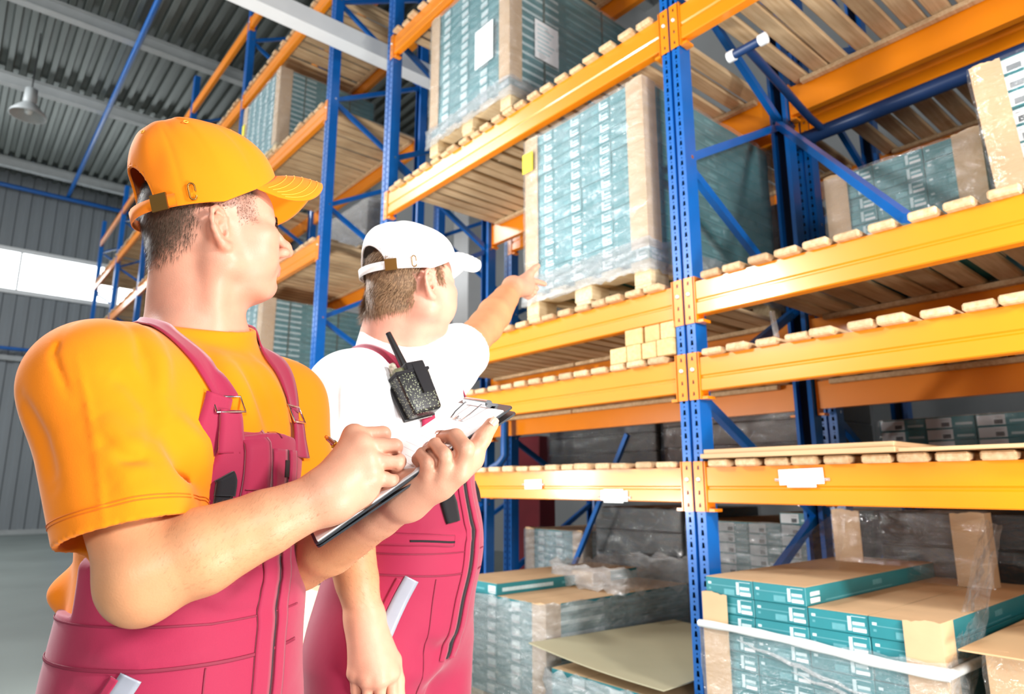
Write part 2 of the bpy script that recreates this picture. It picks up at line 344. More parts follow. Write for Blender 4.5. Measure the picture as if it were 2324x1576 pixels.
def deck(xa, xb, y, z, label, pitch=0.118, jit=0.012, skip=(), group=None, batten=True):
    t = thing('slatted_deck', label, 'deck', ((xa+xb)/2, y, z), group)
    n = int((xb-xa-0.14)/pitch); s0 = -(n-1)*pitch/2
    for i in range(n):
        if i in skip: continue
        inst('plank', random.choice(PLK), t, (s0+i*pitch+random.uniform(-jit, jit), random.uniform(-0.012, 0.012), 0.0005), (0, 0, random.uniform(-0.012, 0.012)))
    if batten:
        mb = MB(); a = -(xb-xa)/2+0.15
        while a < (xb-xa)/2-0.3:
            b = min(a+random.uniform(0.9, 1.3), (xb-xa)/2-0.12); mb.cbox((a, 1.00, -0.026), (b-0.01, 1.04, -0.001), 0.003); a = b
        mb.build('batten', M['plank'], t)
    return t
LV = {'D': (1.325, 0.145), 'C': (1.79, 0.145), 'B': (2.13, 0.15), 'A': (3.515, 0.175), 'T': (4.92, 0.16)}
LNAME = {'D': 'lowest', 'C': 'second-lowest', 'B': 'middle', 'A': 'upper', 'T': 'topmost'}
XM, XL, XR = -1.705, -4.47, 1.06            # posts of the near rack: centre, left, right (out of view)
frame(XM, Y0, 6.4, 'blue perforated rack frame standing between the left and right bays')
frame(XL, Y0, 6.4, 'blue rack frame behind the man in the white cap, right of the cross aisle')
frame(XR, Y0, 6.4, 'blue rack frame closing the right-hand bay past the picture edge')
def bay(xa, xb, y, levels, where, decks=True, front=True, rear=True, rearlabel='rear'):
    for k in levels:
        zt, hb = LV[k]; ln = LNAME[k]
        if front: beam(xa, xb, y, zt, hb, 'orange front beam of the %s level in %s' % (ln, where))
        if rear: beam(xa, xb, y+DEPTH, zt, hb, 'orange %s beam of the %s level in %s' % (rearlabel, ln, where), facing=1)
        if decks: deck(xa, xb, y, zt, 'wooden slat deck of the %s level in %s' % (ln, where))
bay(XL, XM, Y0, 'DCBAT', 'the bay behind the pointing man')
bay(XM, XR, Y0, 'DCBA', 'the right-hand bay')
# second rack, back to back
Y1 = 3.72
for x, w in ((XM, 'in the middle'), (XL, 'at its left end'), (XR, 'at its right end'), (-5.67, 'left of the cross aisle')):
    frame(x, Y1, 6.4, 'blue frame of the back-to-back rear rack %s' % w)
bay(XL, XM, Y1, 'DBA', 'the rear rack behind the pointing man')
bay(XM, XR, Y1, 'DBA', 'the rear rack at right')
# far block beyond the cross aisle
FX = [-5.67, -8.42, -11.17, -13.92, -16.67, -19.42]
ordn = ['nearest', 'second', 'third', 'fourth', 'fifth']
for i, x in enumerate(FX):
    frame(x, Y0, 8.0, ['tall blue rack frame left of the cross aisle, behind the orange cap', 'second tall blue frame of the far rack row', 'third tall blue frame of the far rack row', 'fourth tall blue frame of the far rack row', 'fifth tall blue frame of the far rack row', 'last tall blue frame of the far rack row'][i])
LVF = [('lowest', 1.325, .145), ('second', 2.13, .15), ('third', 3.515, .175), ('fourth', 4.92, .16), ('fifth', 6.28, .15), ('top', 7.45, .15)]
for i in range(5):
    xb, xa = FX[i], FX[i+1]
    for ln, zt, hb in LVF:
        if i > 1 and ln in ('lowest',): continue
        beam(xa, xb, Y0, zt, hb, 'orange front beam, %s level, %s bay of the far row' % (ln, ordn[i]), ends=(i < 1))
        beam(xa, xb, Y0+DEPTH, zt, hb, 'orange rear beam, %s level, %s bay of the far row' % (ln, ordn[i]), facing=1, ends=False)
        if ln != 'top' and (i < 3 or ln in ('fourth', 'fifth')):
            deck(xa, xb, Y0, zt, 'slat deck, %s level, %s bay of the far row' % (ln, ordn[i]), batten=(i == 0))
# sprinkler line in the flue between the racks
sp = thing('sprinkler_line', 'dark blue sprinkler pipe with T-branch and white caps under the upper deck', 'pipe')
mb = MB(); mb.tube([(-1.78, 3.63, 3.24), (2, 3.63, 3.24)], 0.042, 16); mb.build('main_pipe', M['darkblue'], sp)
mb = MB(); mb.tube([(-1.53, 3.63, 3.25), (-1.52, 3.45, 3.25), (-1.40, 2.60, 3.23)], 0.021, 12); mb.build('branch_pipe', M['darkblue'], sp)
mb = MB(); mb.tube([(-1.48, 2.60, 3.23), (-1.325, 2.60, 3.23)], 0.021, 12); mb.build('cross_pipe', M['darkblue'], sp)
for x in (-1.48, -1.32):
    mb = MB(); mb.tube([(x-0.016, 2.60, 3.23), (x+0.016, 2.60, 3.23)], 0.027, 12); mb.build('end_cap', M['white'], sp)
# loose brace leaning from the rear post to the deck
mb = MB(); mb.bar((-1.66, 3.36, 3.24), (-0.80, 2.50, 2.175), 0.032, 0.036); tag(mb.build('loose_brace', M['blue']), 'loose blue brace bar leaning across the right-hand bay above the middle deck', 'brace')
# ground level of the bays
mb = MB(); mb.bar((-3.05, 3.62, 1.60), (-3.75, 3.62, 0.42), 0.03, 0.03); tag(mb.build('loose_brace', M['blue']), 'blue diagonal bar crossing the bottom of the bay behind the pointing man', 'brace')

# ================================================================== pallet loads
def pallet(t, w, l, h=0.144):
    """parts of a wooden pallet, w along X, l along Y, origin at its front left bottom corner"""
    b = 0.022
    def part(name, lo, hi): 
        mb = MB(); mb.cbox(lo, hi, 0.003); return mb.build(name, M['pallet'], t)
    for x in (0, w/2-0.05, w-0.1): part('bottom_board', (x, 0, 0), (x+0.1, l, b))
    for x, bw in ((0, 0.1), (w/2-0.06, 0.12), (w-0.1, 0.1)):
        for y in (0, l/2-0.07, l-0.14): part('block', (x, y, b), (x+bw, y+0.14, h-2*b))
    for y in (0, l/2-0.06, l-0.12): part('stringer_board', (0, y, h-2*b), (w, y+0.12, h-b))
    for k in range(5):
        x = k*(w-0.12)/4; part('top_board', (x, 0, h-b), (x+0.12, l, h))
CM = {}
def carton_mesh(w, l, h, style, top='card'):
    """flat flooring carton with its printed panels; origin at front left bottom corner"""
    k = (round(w, 3), round(l, 3), round(h, 4), style, top)
    if k in CM: return CM[k]
    mb = MB(); g = 0.0012; mb.cbox((g, 0, 0.0006), (w-g, l, h-0.0006), 0.0016, 0)
    e = -0.0007
    def q(x0, x1, z0, z1, m): mb.add([(x0*w, e, z0*h), (x1*w, e, z0*h), (x1*w, e, z1*h), (x0*w, e, z1*h)], [(0, 1, 2, 3)], m)
    def qs(y0, y1, z0, z1, m): mb.add([(w+0.0007-g, y0, z0*h), (w+0.0007-g, y1, z0*h), (w+0.0007-g, y1, z1*h), (w+0.0007-g, y0, z1*h)], [(0, 1, 2, 3)], m)
    if style == 'a':
        q(0.66, 0.72, 0.16, 0.86, 1); q(0.735, 0.93, 0.46, 0.62, 1); q(0.735, 0.95, 0.14, 0.32, 2); q(0.72, 0.95, 0.34, 0.44, 3)
        q(0.06, 0.13, 0.6, 0.74, 1); q(0.13, 0.66, 0.56, 0.61, 3); q(0.07, 0.12, 0.3, 0.42, 3); q(0.40, 0.62, 0.1, 0.42, 3); q(0.72, 0.95, 0.86, 0.89, 1)
        qs(0.03, 0.1, 0.5, 0.72, 1); qs(0.03, 0.1, 0.14, 0.4, 2); qs(0.14, l*0.6, 0.14, 0.2, 3); qs(l*0.45, l*0.52, 0.4, 0.7, 3)
    elif style == 'b':     # seen small: one pale panel on the front, a pale stripe along the side
        q(0.62, 0.95, 0.2, 0.8, 1); q(0.66, 0.95, 0.16, 0.36, 2); q(0.1, 0.45, 0.35, 0.5, 3)
        qs(0.04, l*0.36, 0.3, 0.62, 1); qs(l*0.42, l*0.95, 0.34, 0.58, 3)
    elif style == 'c':     # big white shipping label
        q(0.03, 0.55, 0.08, 0.9, 2); q(0.34, 0.5, 0.15, 0.5, 4); q(0.32, 0.5, 0.68, 0.74, 4); q(0.62, 0.95, 0.25, 0.45, 1)
        qs(0.03, 0.3, 0.3, 0.6, 1)
    me = mb.mesh('carton', [M['teal'], M['print_l'], M['print_w'], M['print_m'], M['print_d']])
    CM[k] = me; return me
def shell(lo, hi, amp, m, name='stretch_film', parent=None, step=0.05, top=False, skirt=0.0, seed=0):
    """wrapped film around the four sides of a load, with pressed-in creases"""
    r = np.random.default_rng(seed+11); (a, b, c), (d, e, f) = lo, hi
    per = [(a, b), (d, b), (d, e), (a, e), (a, b)]; pts = []
    for (x0, y0), (x1, y1) in zip(per[:-1], per[1:]):
        n = max(2, int(math.hypot(x1-x0, y1-y0)/step))
        for i in range(n): pts.append((x0+(x1-x0)*i/n, y0+(y1-y0)*i/n))
    nz = max(2, int((f-c)/step)); k = len(pts); vs = []; cx, cy = (a+d)/2, (b+e)/2
    for j in range(nz+1):
        z = c+(f-c)*j/nz
        for x, y in pts:
            nx, ny = (x-cx)/(d-a), (y-cy)/(e-b); s = max(abs(nx), abs(ny)); o = amp*(0.3+r.random())
            vs.append((x+o*(np.sign(nx) if abs(nx) > s-1e-6 else 0), y+o*(np.sign(ny) if abs(ny) > s-1e-6 else 0), z+(r.random()-.5)*amp*(2.5 if j in (0, nz) else 0)))
    mb = MB(); mb.add(vs, [(j*k+i, j*k+(i+1) % k, (j+1)*k+(i+1) % k, (j+1)*k+i) for j in range(nz) for i in range(k)], 0, True)
    if top:
        n = 12; tv = [(a+(d-a)*i/n, b+(e-b)*j/n, f+amp*r.random()*2) for j in range(n+1) for i in range(n+1)]
        mb.add(tv, [(j*(n+1)+i, j*(n+1)+i+1, (j+1)*(n+1)+i+1, (j+1)*(n+1)+i) for j in range(n) for i in range(n)], 0, True)
    return mb.build(name, m, parent)
def corner_board(t, x, y, sx, z0, z1, w=0.085, wy=0.085, m=None):
    """folded cardboard edge protector at the front edge x, y; sx: which way the front leaf runs"""
    mb = MB(); n = 8
    top = [z1+0.006*math.sin(3.1*i)+0.004*math.sin(7*i) for i in range(n+1)]
    xs = [x+sx*w*i/n for i in range(n+1)]
    th = 0.005
    vs = [(a, y-th, z0) for a in xs]+[(a, y-th, zz) for a, zz in zip(xs, top)]+[(a, y, z0) for a in xs]+[(a, y, zz) for a, zz in zip(xs, top)]
    k = n+1; fs = []
    for i in range(n): fs += [(i, i+1, k+i+1, k+i), (2*k+i+1, 2*k+i, 3*k+i, 3*k+i+1), (k+i, k+i+1, 3*k+i+1, 3*k+i)]
    fs += [(0, k, 3*k, 2*k), (n, 2*k+n, 3*k+n, k+n)]
    mb.add(vs, fs)
    xa, xb = sorted((x, x-sx*th)); mb.box((xa, y-th, z0), (xb, y+wy, z1))
    return mb.build('corner_board', m or M['card'], t)
def load(label, x, y, z, cols, rows, cw=0.2, ch=0.0635, l=1.2, style='a', film='film', name='pallet_load', corners=True, straps=False, extra=(), skipfront=(), pal=True, group=None, filmtop=1.0, filmamp=0.006, cb=0.0, tilt=0.0, topcard=True, cbw=0.085):
    t = thing(name, label, 'pallet load', (x, y, z), group); w = cols*cw; ph = 0.144 if pal else 0.0
    if pal: pallet(t, w+0.02, l)
    me = carton_mesh(cw, l, ch, style)
    for r in range(rows):
        for c in range(cols):
            if (c, r) in skipfront: continue
            inst('carton', me, t, (0.01+c*cw+random.uniform(-.0012, .0012), 0.004+random.uniform(-.004, .004), ph+r*ch))
    for c, r in extra: inst('carton', me, t, (0.01+c*cw, 0.004, ph+r*ch))
    H = ph+rows*ch
    if topcard:
        mb = MB(); cols_top = [c for c in range(cols) if (c, rows) not in extra and (c, rows-1) not in skipfront]
        for c in cols_top: mb.box((0.012+c*cw, 0.006, H), (0.008+(c+1)*cw, l, H+0.0015))
        for c, r in extra: mb.box((0.012+c*cw, 0.006, H+ch), (0.008+(c+1)*cw, l, H+ch+0.0015))
        mb.build('top_card', M['card'], t)
    if corners:
        corner_board(t, 0.004, -0.004, 1, ph+cb, H+0.008, cbw, cbw); corner_board(t, w+0.016, -0.004, -1, ph+cb, H+0.008, cbw, cbw)
    if straps:
        for yy in (l*0.24, l*0.72):
            mb = MB(); mb.box((w+0.014, yy, ph), (w+0.017, yy+0.016, H+0.002)); mb.build('strap', mat_strap, t)
    if film: shell((-0.004, -0.012, ph-0.05 if pal else 0), (w+0.024, l+0.01, ph+(H-ph)*filmtop), filmamp, M[film], parent=t, seed=int(abs(x*100)))
    return t
mat_strap = mat('green_strap', srgb(22, 74, 62), 0.4)
def sticker(t, lo, hi, m, name='sticker'):
    mb = MB(); mb.box(lo, hi); return mb.build(name, m, t)
zB = 2.13+0.033; zA = 3.515+0.033; zT = 4.92+0.033; zF = lambda z: z+0.033
# --- middle level, behind the pointing hand
p1 = load('shrink-wrapped teal carton load with yellow sticker, beside the pointing hand', -2.76, 2.44, zB, 4, 15, cw=0.215, film='film', cb=0.06, cbw=0.1)
sticker(p1, (0.0, -0.030, 0.885), (0.085, -0.026, 1.005), M['yellow'])
shell((-0.012, -0.02, 0.08), (0.89, 1.215, 0.24), 0.008, M['film_heavy'], 'film_skirt', p1, 0.03, seed=5)
# --- upper level
p2 = load('wrapped pale blue carton load with two white papers on the upper deck', -3.76, 2.40, zA, 4, 15, cw=0.22, style='b', film='film', straps=True, cb=0.05, cbw=0.1)
def paper_note(t, lo, hi, axis, lines=7, dark=0.3):
    """sheet of paper on a face: axis 'y' faces the aisle, 'x' faces right"""
    mb = MB(); mb.box(lo, hi, 0)
    n = lines
    for i in range(n):
        z = hi[2]-(hi[2]-lo[2])*(0.12+0.8*i/n); dz = (hi[2]-lo[2])*0.02
        if axis == 'y':
            a, b = lo[0]+(hi[0]-lo[0])*0.1, lo[0]+(hi[0]-lo[0])*(0.55+0.35*((i*37) % 10)/10); mb.add([(a, lo[1]-0.0006, z-dz), (b, lo[1]-0.0006, z-dz), (b, lo[1]-0.0006, z+dz), (a, lo[1]-0.0006, z+dz)], [(0, 1, 2, 3)], 1)
        else:
            a, b = lo[1]+(hi[1]-lo[1])*0.1, lo[1]+(hi[1]-lo[1])*(0.55+0.35*((i*37) % 10)/10); mb.add([(hi[0]+0.0006, a, z-dz), (hi[0]+0.0006, b, z-dz), (hi[0]+0.0006, b, z+dz), (hi[0]+0.0006, a, z+dz)], [(0, 1, 2, 3)], 1)
    return mb.build('paper_note', [M['paper'], M['print_l']], t)
paper_note(p2, (0.56, -0.024, 0.40), (0.75, -0.021, 0.68), 'y')
paper_note(p2, (0.908, 0.20, 0.42), (0.911, 0.41, 0.70), 'x')
shell((-0.012, -0.02, 0.06), (0.91, 1.215, 0.2), 0.008, M['film_heavy'], 'film_skirt', p2, 0.03, seed=6)
# --- right-hand bay, middle level
p3 = load('teal carton load with brown edge boards and barcode label in the right-hand bay', -1.34, 3.13, zB+0.004, 3, 8, cw=0.21, ch=0.068, l=0.44, pal=False, film='film', corners=True, cbw=0.1)
nb = MB(); nb.box((0.36, -0.024, 0.02), (0.54, -0.02, 0.20), 0)
for i in range(9): nb.box((0.385+0.014*i, -0.0252, 0.135), (0.385+0.014*i+0.006+0.003*(i % 3), -0.0248, 0.158), 1)
for i in range(4): nb.box((0.385, -0.0252, 0.045+0.02*i), (0.385+0.06+0.02*(i % 2), -0.0248, 0.049+0.02*i), 2)
nb.build('shipping_label', [M['paper'], M['print_d'], M['print_l']], p3)
p4 = load('dark teal carton load with rows of white labels at the right picture edge', -0.55, 2.60, zB, 3, 8, cw=0.26, ch=0.063, l=0.8, style='c', film='film_light', pal=False, cbw=0.085)
p4.rotation_euler = (0, math.radians(-3), math.radians(4))
p4.location.z += 0.012
# --- far rack row
p5 = load('wrapped grey-blue carton load high up on the far rack behind the orange cap', -8.33, 2.46, zF(4.92), 6, 15, cw=0.205, style='b', straps=True, film='film', cbw=0.14)
sticker(p5, (0.02, -0.022, 0.7), (0.1, -0.018, 0.86), M['yellow'])
p6 = load('wrapped light blue carton load low on the far rack between the two men', -8.33, 2.46, zF(2.13), 6, 15, cw=0.205, style='b', straps=True, film='film', cbw=0.14)
sticker(p6, (0.03, -0.022, 0.6), (0.12, -0.018, 0.76), M['yellow'])
mb = MB()
wrapped = thing('wrapped_stack', 'grey film-wrapped stack at the back of the far rack', 'pallet load', (-7.3, 3.20, zF(3.515)+0.012))
mb.cbox((0, 0, 0), (1.1, 0.25, 0.75), 0.02); mb.build('contents', M['dark'], wrapped); shell((-0.01, -0.01, 0), (1.11, 0.31, 0.77), 0.012, M['film_heavy'], parent=wrapped, top=True, seed=3)
# stacks of planks on the far rack
def plank_stack(x, y, z, n, label, w=1.4):
    t = thing('plank_stack', label, 'plank stack', (x, y, z))
    for i in range(n):
        for j in range(3):
            mb = MB(); a = j*0.2; mb.cbox((random.uniform(-.03, .03), a, i*0.027), (w+random.uniform(-.05, .05), a+0.185, i*0.027+0.025), 0.003); mb.build('board', M['plank'], t)
plank_stack(-7.3, 2.55, zF(3.515), 3, 'loose pile of pale boards lying on the third level of the far rack')
# --- ground level, left bay
g1 = load('film-wrapped carton pallet on the floor right of the pointing man', -3.45, 2.45, 0.0, 4, 8, cw=0.2, style='b', film='film_heavy', filmamp=0.012, cb=0.0, cbw=0.1, extra=[(0, 8), (1, 8)])
mb = MB(); mb.cbox((0.38, 0.62, 0.66), (0.56, 0.78, 0.74), 0.004); mb.build('small_box', M['card'], g1)
shell((0.30, 0.55, 0.655), (0.86, 1.24, 0.80), 0.02, M['film_heavy'], 'loose_film', g1, 0.045, seed=8)
g2 = load('low film-wrapped carton pallet under the pale hardboard sheet', -2.52, 2.36, 0.0, 3, 4, cw=0.23, style='b', film='film_heavy', filmamp=0.014, corners=False, l=1.15)
mb = MB(); n = 14; vs = []
for k in (0, 1):
    for j in range(n+1):
        for i in range(n+1):
            u, v = i/n, j/n; vs.append((-2.60+0.80*u+0.02*v, 2.30+1.12*v, 0.455+0.045*(1-u)*(1-v)-0.012*math.sin(math.pi*u)+(0.02*v)+0.005*k))
m1 = (n+1)**2
fs = [(j*(n+1)+i, (j+1)*(n+1)+i, (j+1)*(n+1)+i+1, j*(n+1)+i+1) for j in range(n) for i in range(n)]
mb.add(vs, fs+[tuple(m1+q for q in f[::-1]) for f in fs])
for i in range(n):
    a, b = i, i+1; mb.add([vs[a], vs[b], vs[m1+b], vs[m1+a]], [(0, 1, 2, 3)])
    a, b = i*(n+1)+n, (i+1)*(n+1)+n; mb.add([vs[a], vs[b], vs[m1+b], vs[m1+a]], [(0, 1, 2, 3)])
tag(mb.build('hardboard_sheet', M['hardboard']), 'pale hardboard sheet lying on a low wrapped pallet left of the blue post', 'board')
# --- ground level, right bay: opened load of flooring cartons
g3 = load('opened teal carton pallet with brown corner boards right of the blue post', -1.612, 2.33, 0.0, 4, 11, cw=0.2, style='a', film=None, cb=0.0, cbw=0.1, extra=[(0, 11), (1, 11)])
shell((-0.006, -0.014, 0.09), (0.826, 1.21, 0.74), 0.006, M['film'], parent=g3, seed=2)
mb = MB(); pts = []
for i in range(41):
    u = i/40; pts.append((-0.012+0.845*u, -0.02-0.006*math.sin(9*u), 0.735-0.02*u+0.006*math.sin(6*u)))
mb.tube(pts, [0.013+0.0015*math.sin(i*0.7)+0.005*(i/40) for i in range(41)], 10); mb.tube([(0.833, -0.02, 0.715), (0.84, 0.4, 0.71), (0.84, 1.2, 0.72)], 0.014, 10)
mb.build('film_rope', M['film_rope'] if 'film_rope' in M else mat('twisted_film', srgb(225, 230, 230), 0.25, var=0.15, scale=40, stretch=(0.2, 1, 1)), g3)
for k, (u0, z0, u1, z1) in enumerate(((0.15, 0.70, 0.62, 0.60), (0.30, 0.56, 0.82, 0.46), (0.35, 0.63, 0.8, 0.55))):
    mb = MB(); mb.tube([(u0+(u1-u0)*i/12, -0.024-0.003*math.sin(i), z0+(z1-z0)*i/12+0.004*math.sin(2.3*i)) for i in range(13)], [0.002+0.006*math.sin(math.pi*i/12) for i in range(13)], 8); mb.build('film_fold', M['film_heavy'], g3)
def drape(p00, p10, p11, p01, n, amp, m, name, parent, seed=0):
    r = np.random.default_rng(seed); P = [Vector(p) for p in (p00, p10, p11, p01)]; vs = []
    for j in range(n+1):
        for i in range(n+1):
            u, v = i/n, j/n; p = (P[0]*(1-u)+P[1]*u)*(1-v)+(P[3]*(1-u)+P[2]*u)*v
            e = math.sin(math.pi*u)*0.6+0.4
            vs.append(p+Vector(((r.random()-.5), (r.random()-.5)+0.8*math.sin(7*u+3*v), (r.random()-.5)*0.6))*amp*e)
    mb = MB(); mb.add(vs, [(j*(n+1)+i, j*(n+1)+i+1, (j+1)*(n+1)+i+1, (j+1)*(n+1)+i) for j in range(n) for i in range(n)], 0, True)
    return mb.build(name, m, parent)
for (x, y, sx) in ((0.09, 0.95, 1), (0.70, 0.95, -1)): corner_board(g3, x, y, sx, 0.845, 1.14, 0.12)
drape((0.09, 0.90, 0.85), (0.72, 0.90, 0.85), (0.72, 0.93, 1.15), (0.09, 0.93, 1.15), 16, 0.012, M['film_light'], 'film_sheet', g3, 4)
drape((0.70, 0.93, 1.12), (0.80, 0.80, 1.10), (0.86, -0.03, 0.55), (0.83, -0.03, 0.72), 18, 0.02, M['film'], 'torn_film', g3, 5)
drape((0.04, 0.4, 0.92), (0.30, 0.5, 0.915), (0.16, 0.95, 1.12), (0.10, 0.95, 1.13), 10, 0.01, M['film_light'], 'film_corner', g3, 6)
g4 = load('carton pallet with a brown sheet on top and 4x written on its edge board', -0.70, 2.38, 0.0, 4, 10, cw=0.24, style='c', film='film_light', cb=0.0, cbw=0.13)
mb = MB(); mb.cbox((-0.05, -0.07, 0.785), (1.05, 1.2, 0.79), 0.001); mb.build('top_sheet', M['board'], g4)
mb = MB(); zz = 0.66
for a, b in (((0.065, 0.0), (0.035, -0.035)), ((0.035, -0.035), (0.085, -0.035)), ((0.065, 0.005), (0.065, -0.065)), ((0.085, -0.035), (0.105, -0.065)), ((0.108, -0.035), (0.083, -0.068))):
    mb.bar((a[0]-0.01, -0.0105, zz+a[1]), (b[0]-0.01, -0.0105, zz+b[1]), 0.003, 0.002)
mb.build('pen_marking', M['print_d'], g4)
# --- ground level of the rear rack
load('carton pallet with big white labels on the floor behind the blue post', -2.72, 3.80, 0.0, 4, 14, cw=0.21, style='c', film='film_heavy', corners=False, extra=[(3, 14)])
load('pale wrapped carton pallet on the floor behind the diagonal blue bar', -4.32, 3.80, 0.0, 3, 12, cw=0.21, style='b', film='film_heavy', cbw=0.1)
for x, w, h, lb in ((-3.58, 0.8, 1.1, 'black film-wrapped block load on the floor in the shaded rear rack'), (-1.55, 1.5, 1.12, 'wide black film-wrapped load at right on the rear rack floor')):
    t = thing('wrapped_load', lb, 'pallet load', (x, 3.82, 0)); pallet(t, w, 1.0)
    for k in range(6):
        mb = MB(); mb.cbox((0.01, 0.01, 0.144+k*(h-0.144)/6), (w-0.01, 0.98, 0.144+(k+1)*(h-0.144)/6-0.004), 0.006); mb.build('layer', M['dark'], t)
    shell((0, 0, 0.12), (w, 0.99, h), 0.008, M['film_light'], parent=t, seed=int(w*10))
load('row of teal cartons with white labels on the rear rack at right', -1.62, 4.15, zF(1.325)+0.006, 5, 4, cw=0.24, style='c', film='film_light', corners=False, l=0.5, pal=False)
M['brownwrap'] = mat('brown_wrap', srgb(74, 58, 46), 0.5, var=0.2, scale=2)
for x, y, z, w, l_, h, m, lb in ((-4.25, 4.0, zF(1.325), 1.15, 0.8, 0.54, 'dark', 'dark wrapped goods on the lowest rear deck behind the pointing man'), (-3.0, 3.95, zF(1.325), 1.1, 0.85, 0.58, 'brownwrap', 'brown wrapped goods on the lowest rear deck left of the blue post'),
        (-4.2, 4.1, zF(2.13), 1.2, 0.7, 1.1, 'dark', 'tall dark wrapped goods on the middle rear deck behind the pointing arm'), (-2.9, 4.1, zF(2.13), 1.0, 0.7, 0.95, 'brownwrap', 'brown wrapped goods on the middle rear deck behind the teal load'),
        (-1.55, 4.1, zF(2.13), 1.2, 0.7, 0.9, 'brownwrap', 'brown wrapped goods deep in the right-hand bay behind the teal load'), (-0.2, 4.1, zF(1.325), 1.1, 0.7, 0.6, 'dark', 'dark wrapped goods at the right end of the lowest rear deck')):
    t = thing('wrapped_goods', lb, 'wrapped goods', (x, y, z+0.01))
    for k in range(4):
        mb = MB(); mb.cbox((0.01*random.random(), 0, k*h/4), (w-0.01*random.random(), l_, (k+1)*h/4-0.004), 0.006); mb.build('layer', M[m], t)
    shell((-0.004, -0.006, 0), (w+0.004, l_+0.006, h), 0.006, M['film_light'], parent=t, seed=int(w*37+x*10) % 50)
# --- things lying on the decks
zC = 1.79+0.033
sheets = [(-1.63, -0.885, 1.359, 0.018), (-1.62, -0.89, 1.378, 0.017), (-0.875, 0.95, 1.359, 0.012)]
for k, (a, b, z, th) in enumerate(sheets):
    mb = MB(); mb.cbox((a, 2.385+0.012*(k == 1), z), (b, 3.45, z+th), 0.0015)
    tag(mb.build('fibreboard_sheet', M['board']), ['brown fibreboard sheet on the lowest right-hand deck, under another sheet', 'topmost brown fibreboard sheet on the lowest right-hand deck', 'long thin brown sheet on the lowest deck towards the right edge'][k], 'board')
blk = [(-2.135, 0, .105), (-2.03, 0, .085), (-1.943, 0, .088), (-1.853, 0, .093), (-2.04, 1, .105), (-1.925, 1, .09), (-1.833, 1, .075)]
bl = ['leftmost wooden block of the bottom row on the second-lowest deck', 'narrow wooden block second in the bottom row', 'third wooden block of the bottom row', 'wooden block at the bottom right next to the post', 'single wooden block stacked at left on the second-lowest deck', 'wooden block in the top pair, left', 'wooden block in the top pair, next to the post']
for (x, r, w), lb in zip(blk, bl):
    mb = MB(); mb.cbox((x, 2.42+0.01*random.random(), zC+r*0.077), (x+w-0.004, 2.56, zC+r*0.077+0.0755), 0.003); tag(mb.build('wood_block', M['block']), lb, 'wood block', 'offcut wood blocks by the blue post')
# --- paper tags on the lowest beams
def text_mesh(body, size, m, loc, parent, name='printed_number'):
    cu = bpy.data.curves.new(name, 'FONT'); cu.body = body; cu.size = size; cu.extrude = 0
    o = bpy.data.objects.new(name, cu); COL.objects.link(o); dg = bpy.context.evaluated_depsgraph_get()
    me = bpy.data.meshes.new_from_object(o.evaluated_get(dg)); bpy.data.objects.remove(o); me.materials.clear(); me.materials.append(m)
    return inst(name, me, parent, loc, (math.pi/2, 0, 0))
M['faint'] = mat('faint_print', srgb(196, 200, 204), 0.6)
def beam_tag(x, z, parts, txt, label, size):
    t = thing('paper_tag', label, 'tag', (x, 2.437, z))
    for k, (a, b, c, d, rot) in enumerate(parts):
        mb = MB(); mb.box((a, -0.0022-0.0012*k, c), (b, -0.0012-0.0012*k, d)); o = mb.build('paper', M['paper'], t); o.rotation_euler[1] = rot
    if txt: text_mesh(txt, size, M['faint'], (parts[-1][0]+0.03, -0.0026-0.0012*(len(parts)-1), parts[-1][2]+0.018), t)
    mb = MB(); mb.box((parts[0][0]-0.02, -0.001, 0.02), (parts[0][1]+0.02, -0.0004, 0.03)); mb.build('tape', M['film_heavy'], t)
beam_tag(-2.78, 1.232, [(0, 0.135, 0, 0.048, -0.02)], '172', 'white paper tag taped to the lowest orange beam beside the pointing man', 0.036)
beam_tag(-2.23, 1.172, [(0, 0.165, 0.01, 0.058, 0.02), (0.02, 0.14, 0, 0.062, 0.0)], None, 'two overlapping white paper tags taped to the left lowest beam near the post', 0.03)
beam_tag(-1.32, 1.247, [(0, 0.17, 0.005, 0.062, -0.03), (0.03, 0.14, -0.003, 0.05, -0.005)], '1725', 'white paper tag taped to the lowest orange beam right of the post', 0.046)
# wisp of film, bent blue pipe, red cabinet deep in the rack
drapes = drape((-1.40, 2.6, 1.97), (-1.375, 2.6, 1.97), (-1.36, 2.62, 1.79), (-1.385, 2.62, 1.79), 8, 0.012, M['film_heavy'], 'film_wisp', None, 9); tag(drapes, 'wisp of torn stretch film hanging under the middle deck at right', 'film')
mb = MB(); mb.tube([(-4.12, 3.4, 1.75), (-4.12, 3.4, 1.48), (-4.16, 3.38, 1.42), (-4.24, 3.36, 1.38)], 0.032, 12); tag(mb.build('bent_pipe', M['blue']), 'short bent blue pipe hanging behind the lowest deck near the pointing man', 'pipe')
mb = MB(); mb.cbox((-5.52, 4.62, 0.0), (-5.06, 4.85, 1.75), 0.01); rc = mb.build('fire_cabinet', mat('dark_red_paint', srgb(96, 18, 26), 0.4)); tag(rc, 'dark red cabinet standing behind the racks at the cross aisle', 'cabinet')
# pale carton stack behind the two men at floor level
bx = thing('cream_crate', 'cream-coloured crate on the floor between the two men', 'crate', (-3.75, 1.62, 0))
mb = MB(); mb.cbox((0, 0, 0.08), (0.5, 0.5, 0.70), 0.006); mb.build('body', mat('cream_card', srgb(232, 216, 180), 0.7, var=0.04), bx)
mb = MB()
for y in (0.0, 0.4): mb.box((0, y, 0), (0.5, y+0.1, 0.08))
mb.build('skid', M['pallet'], bx)

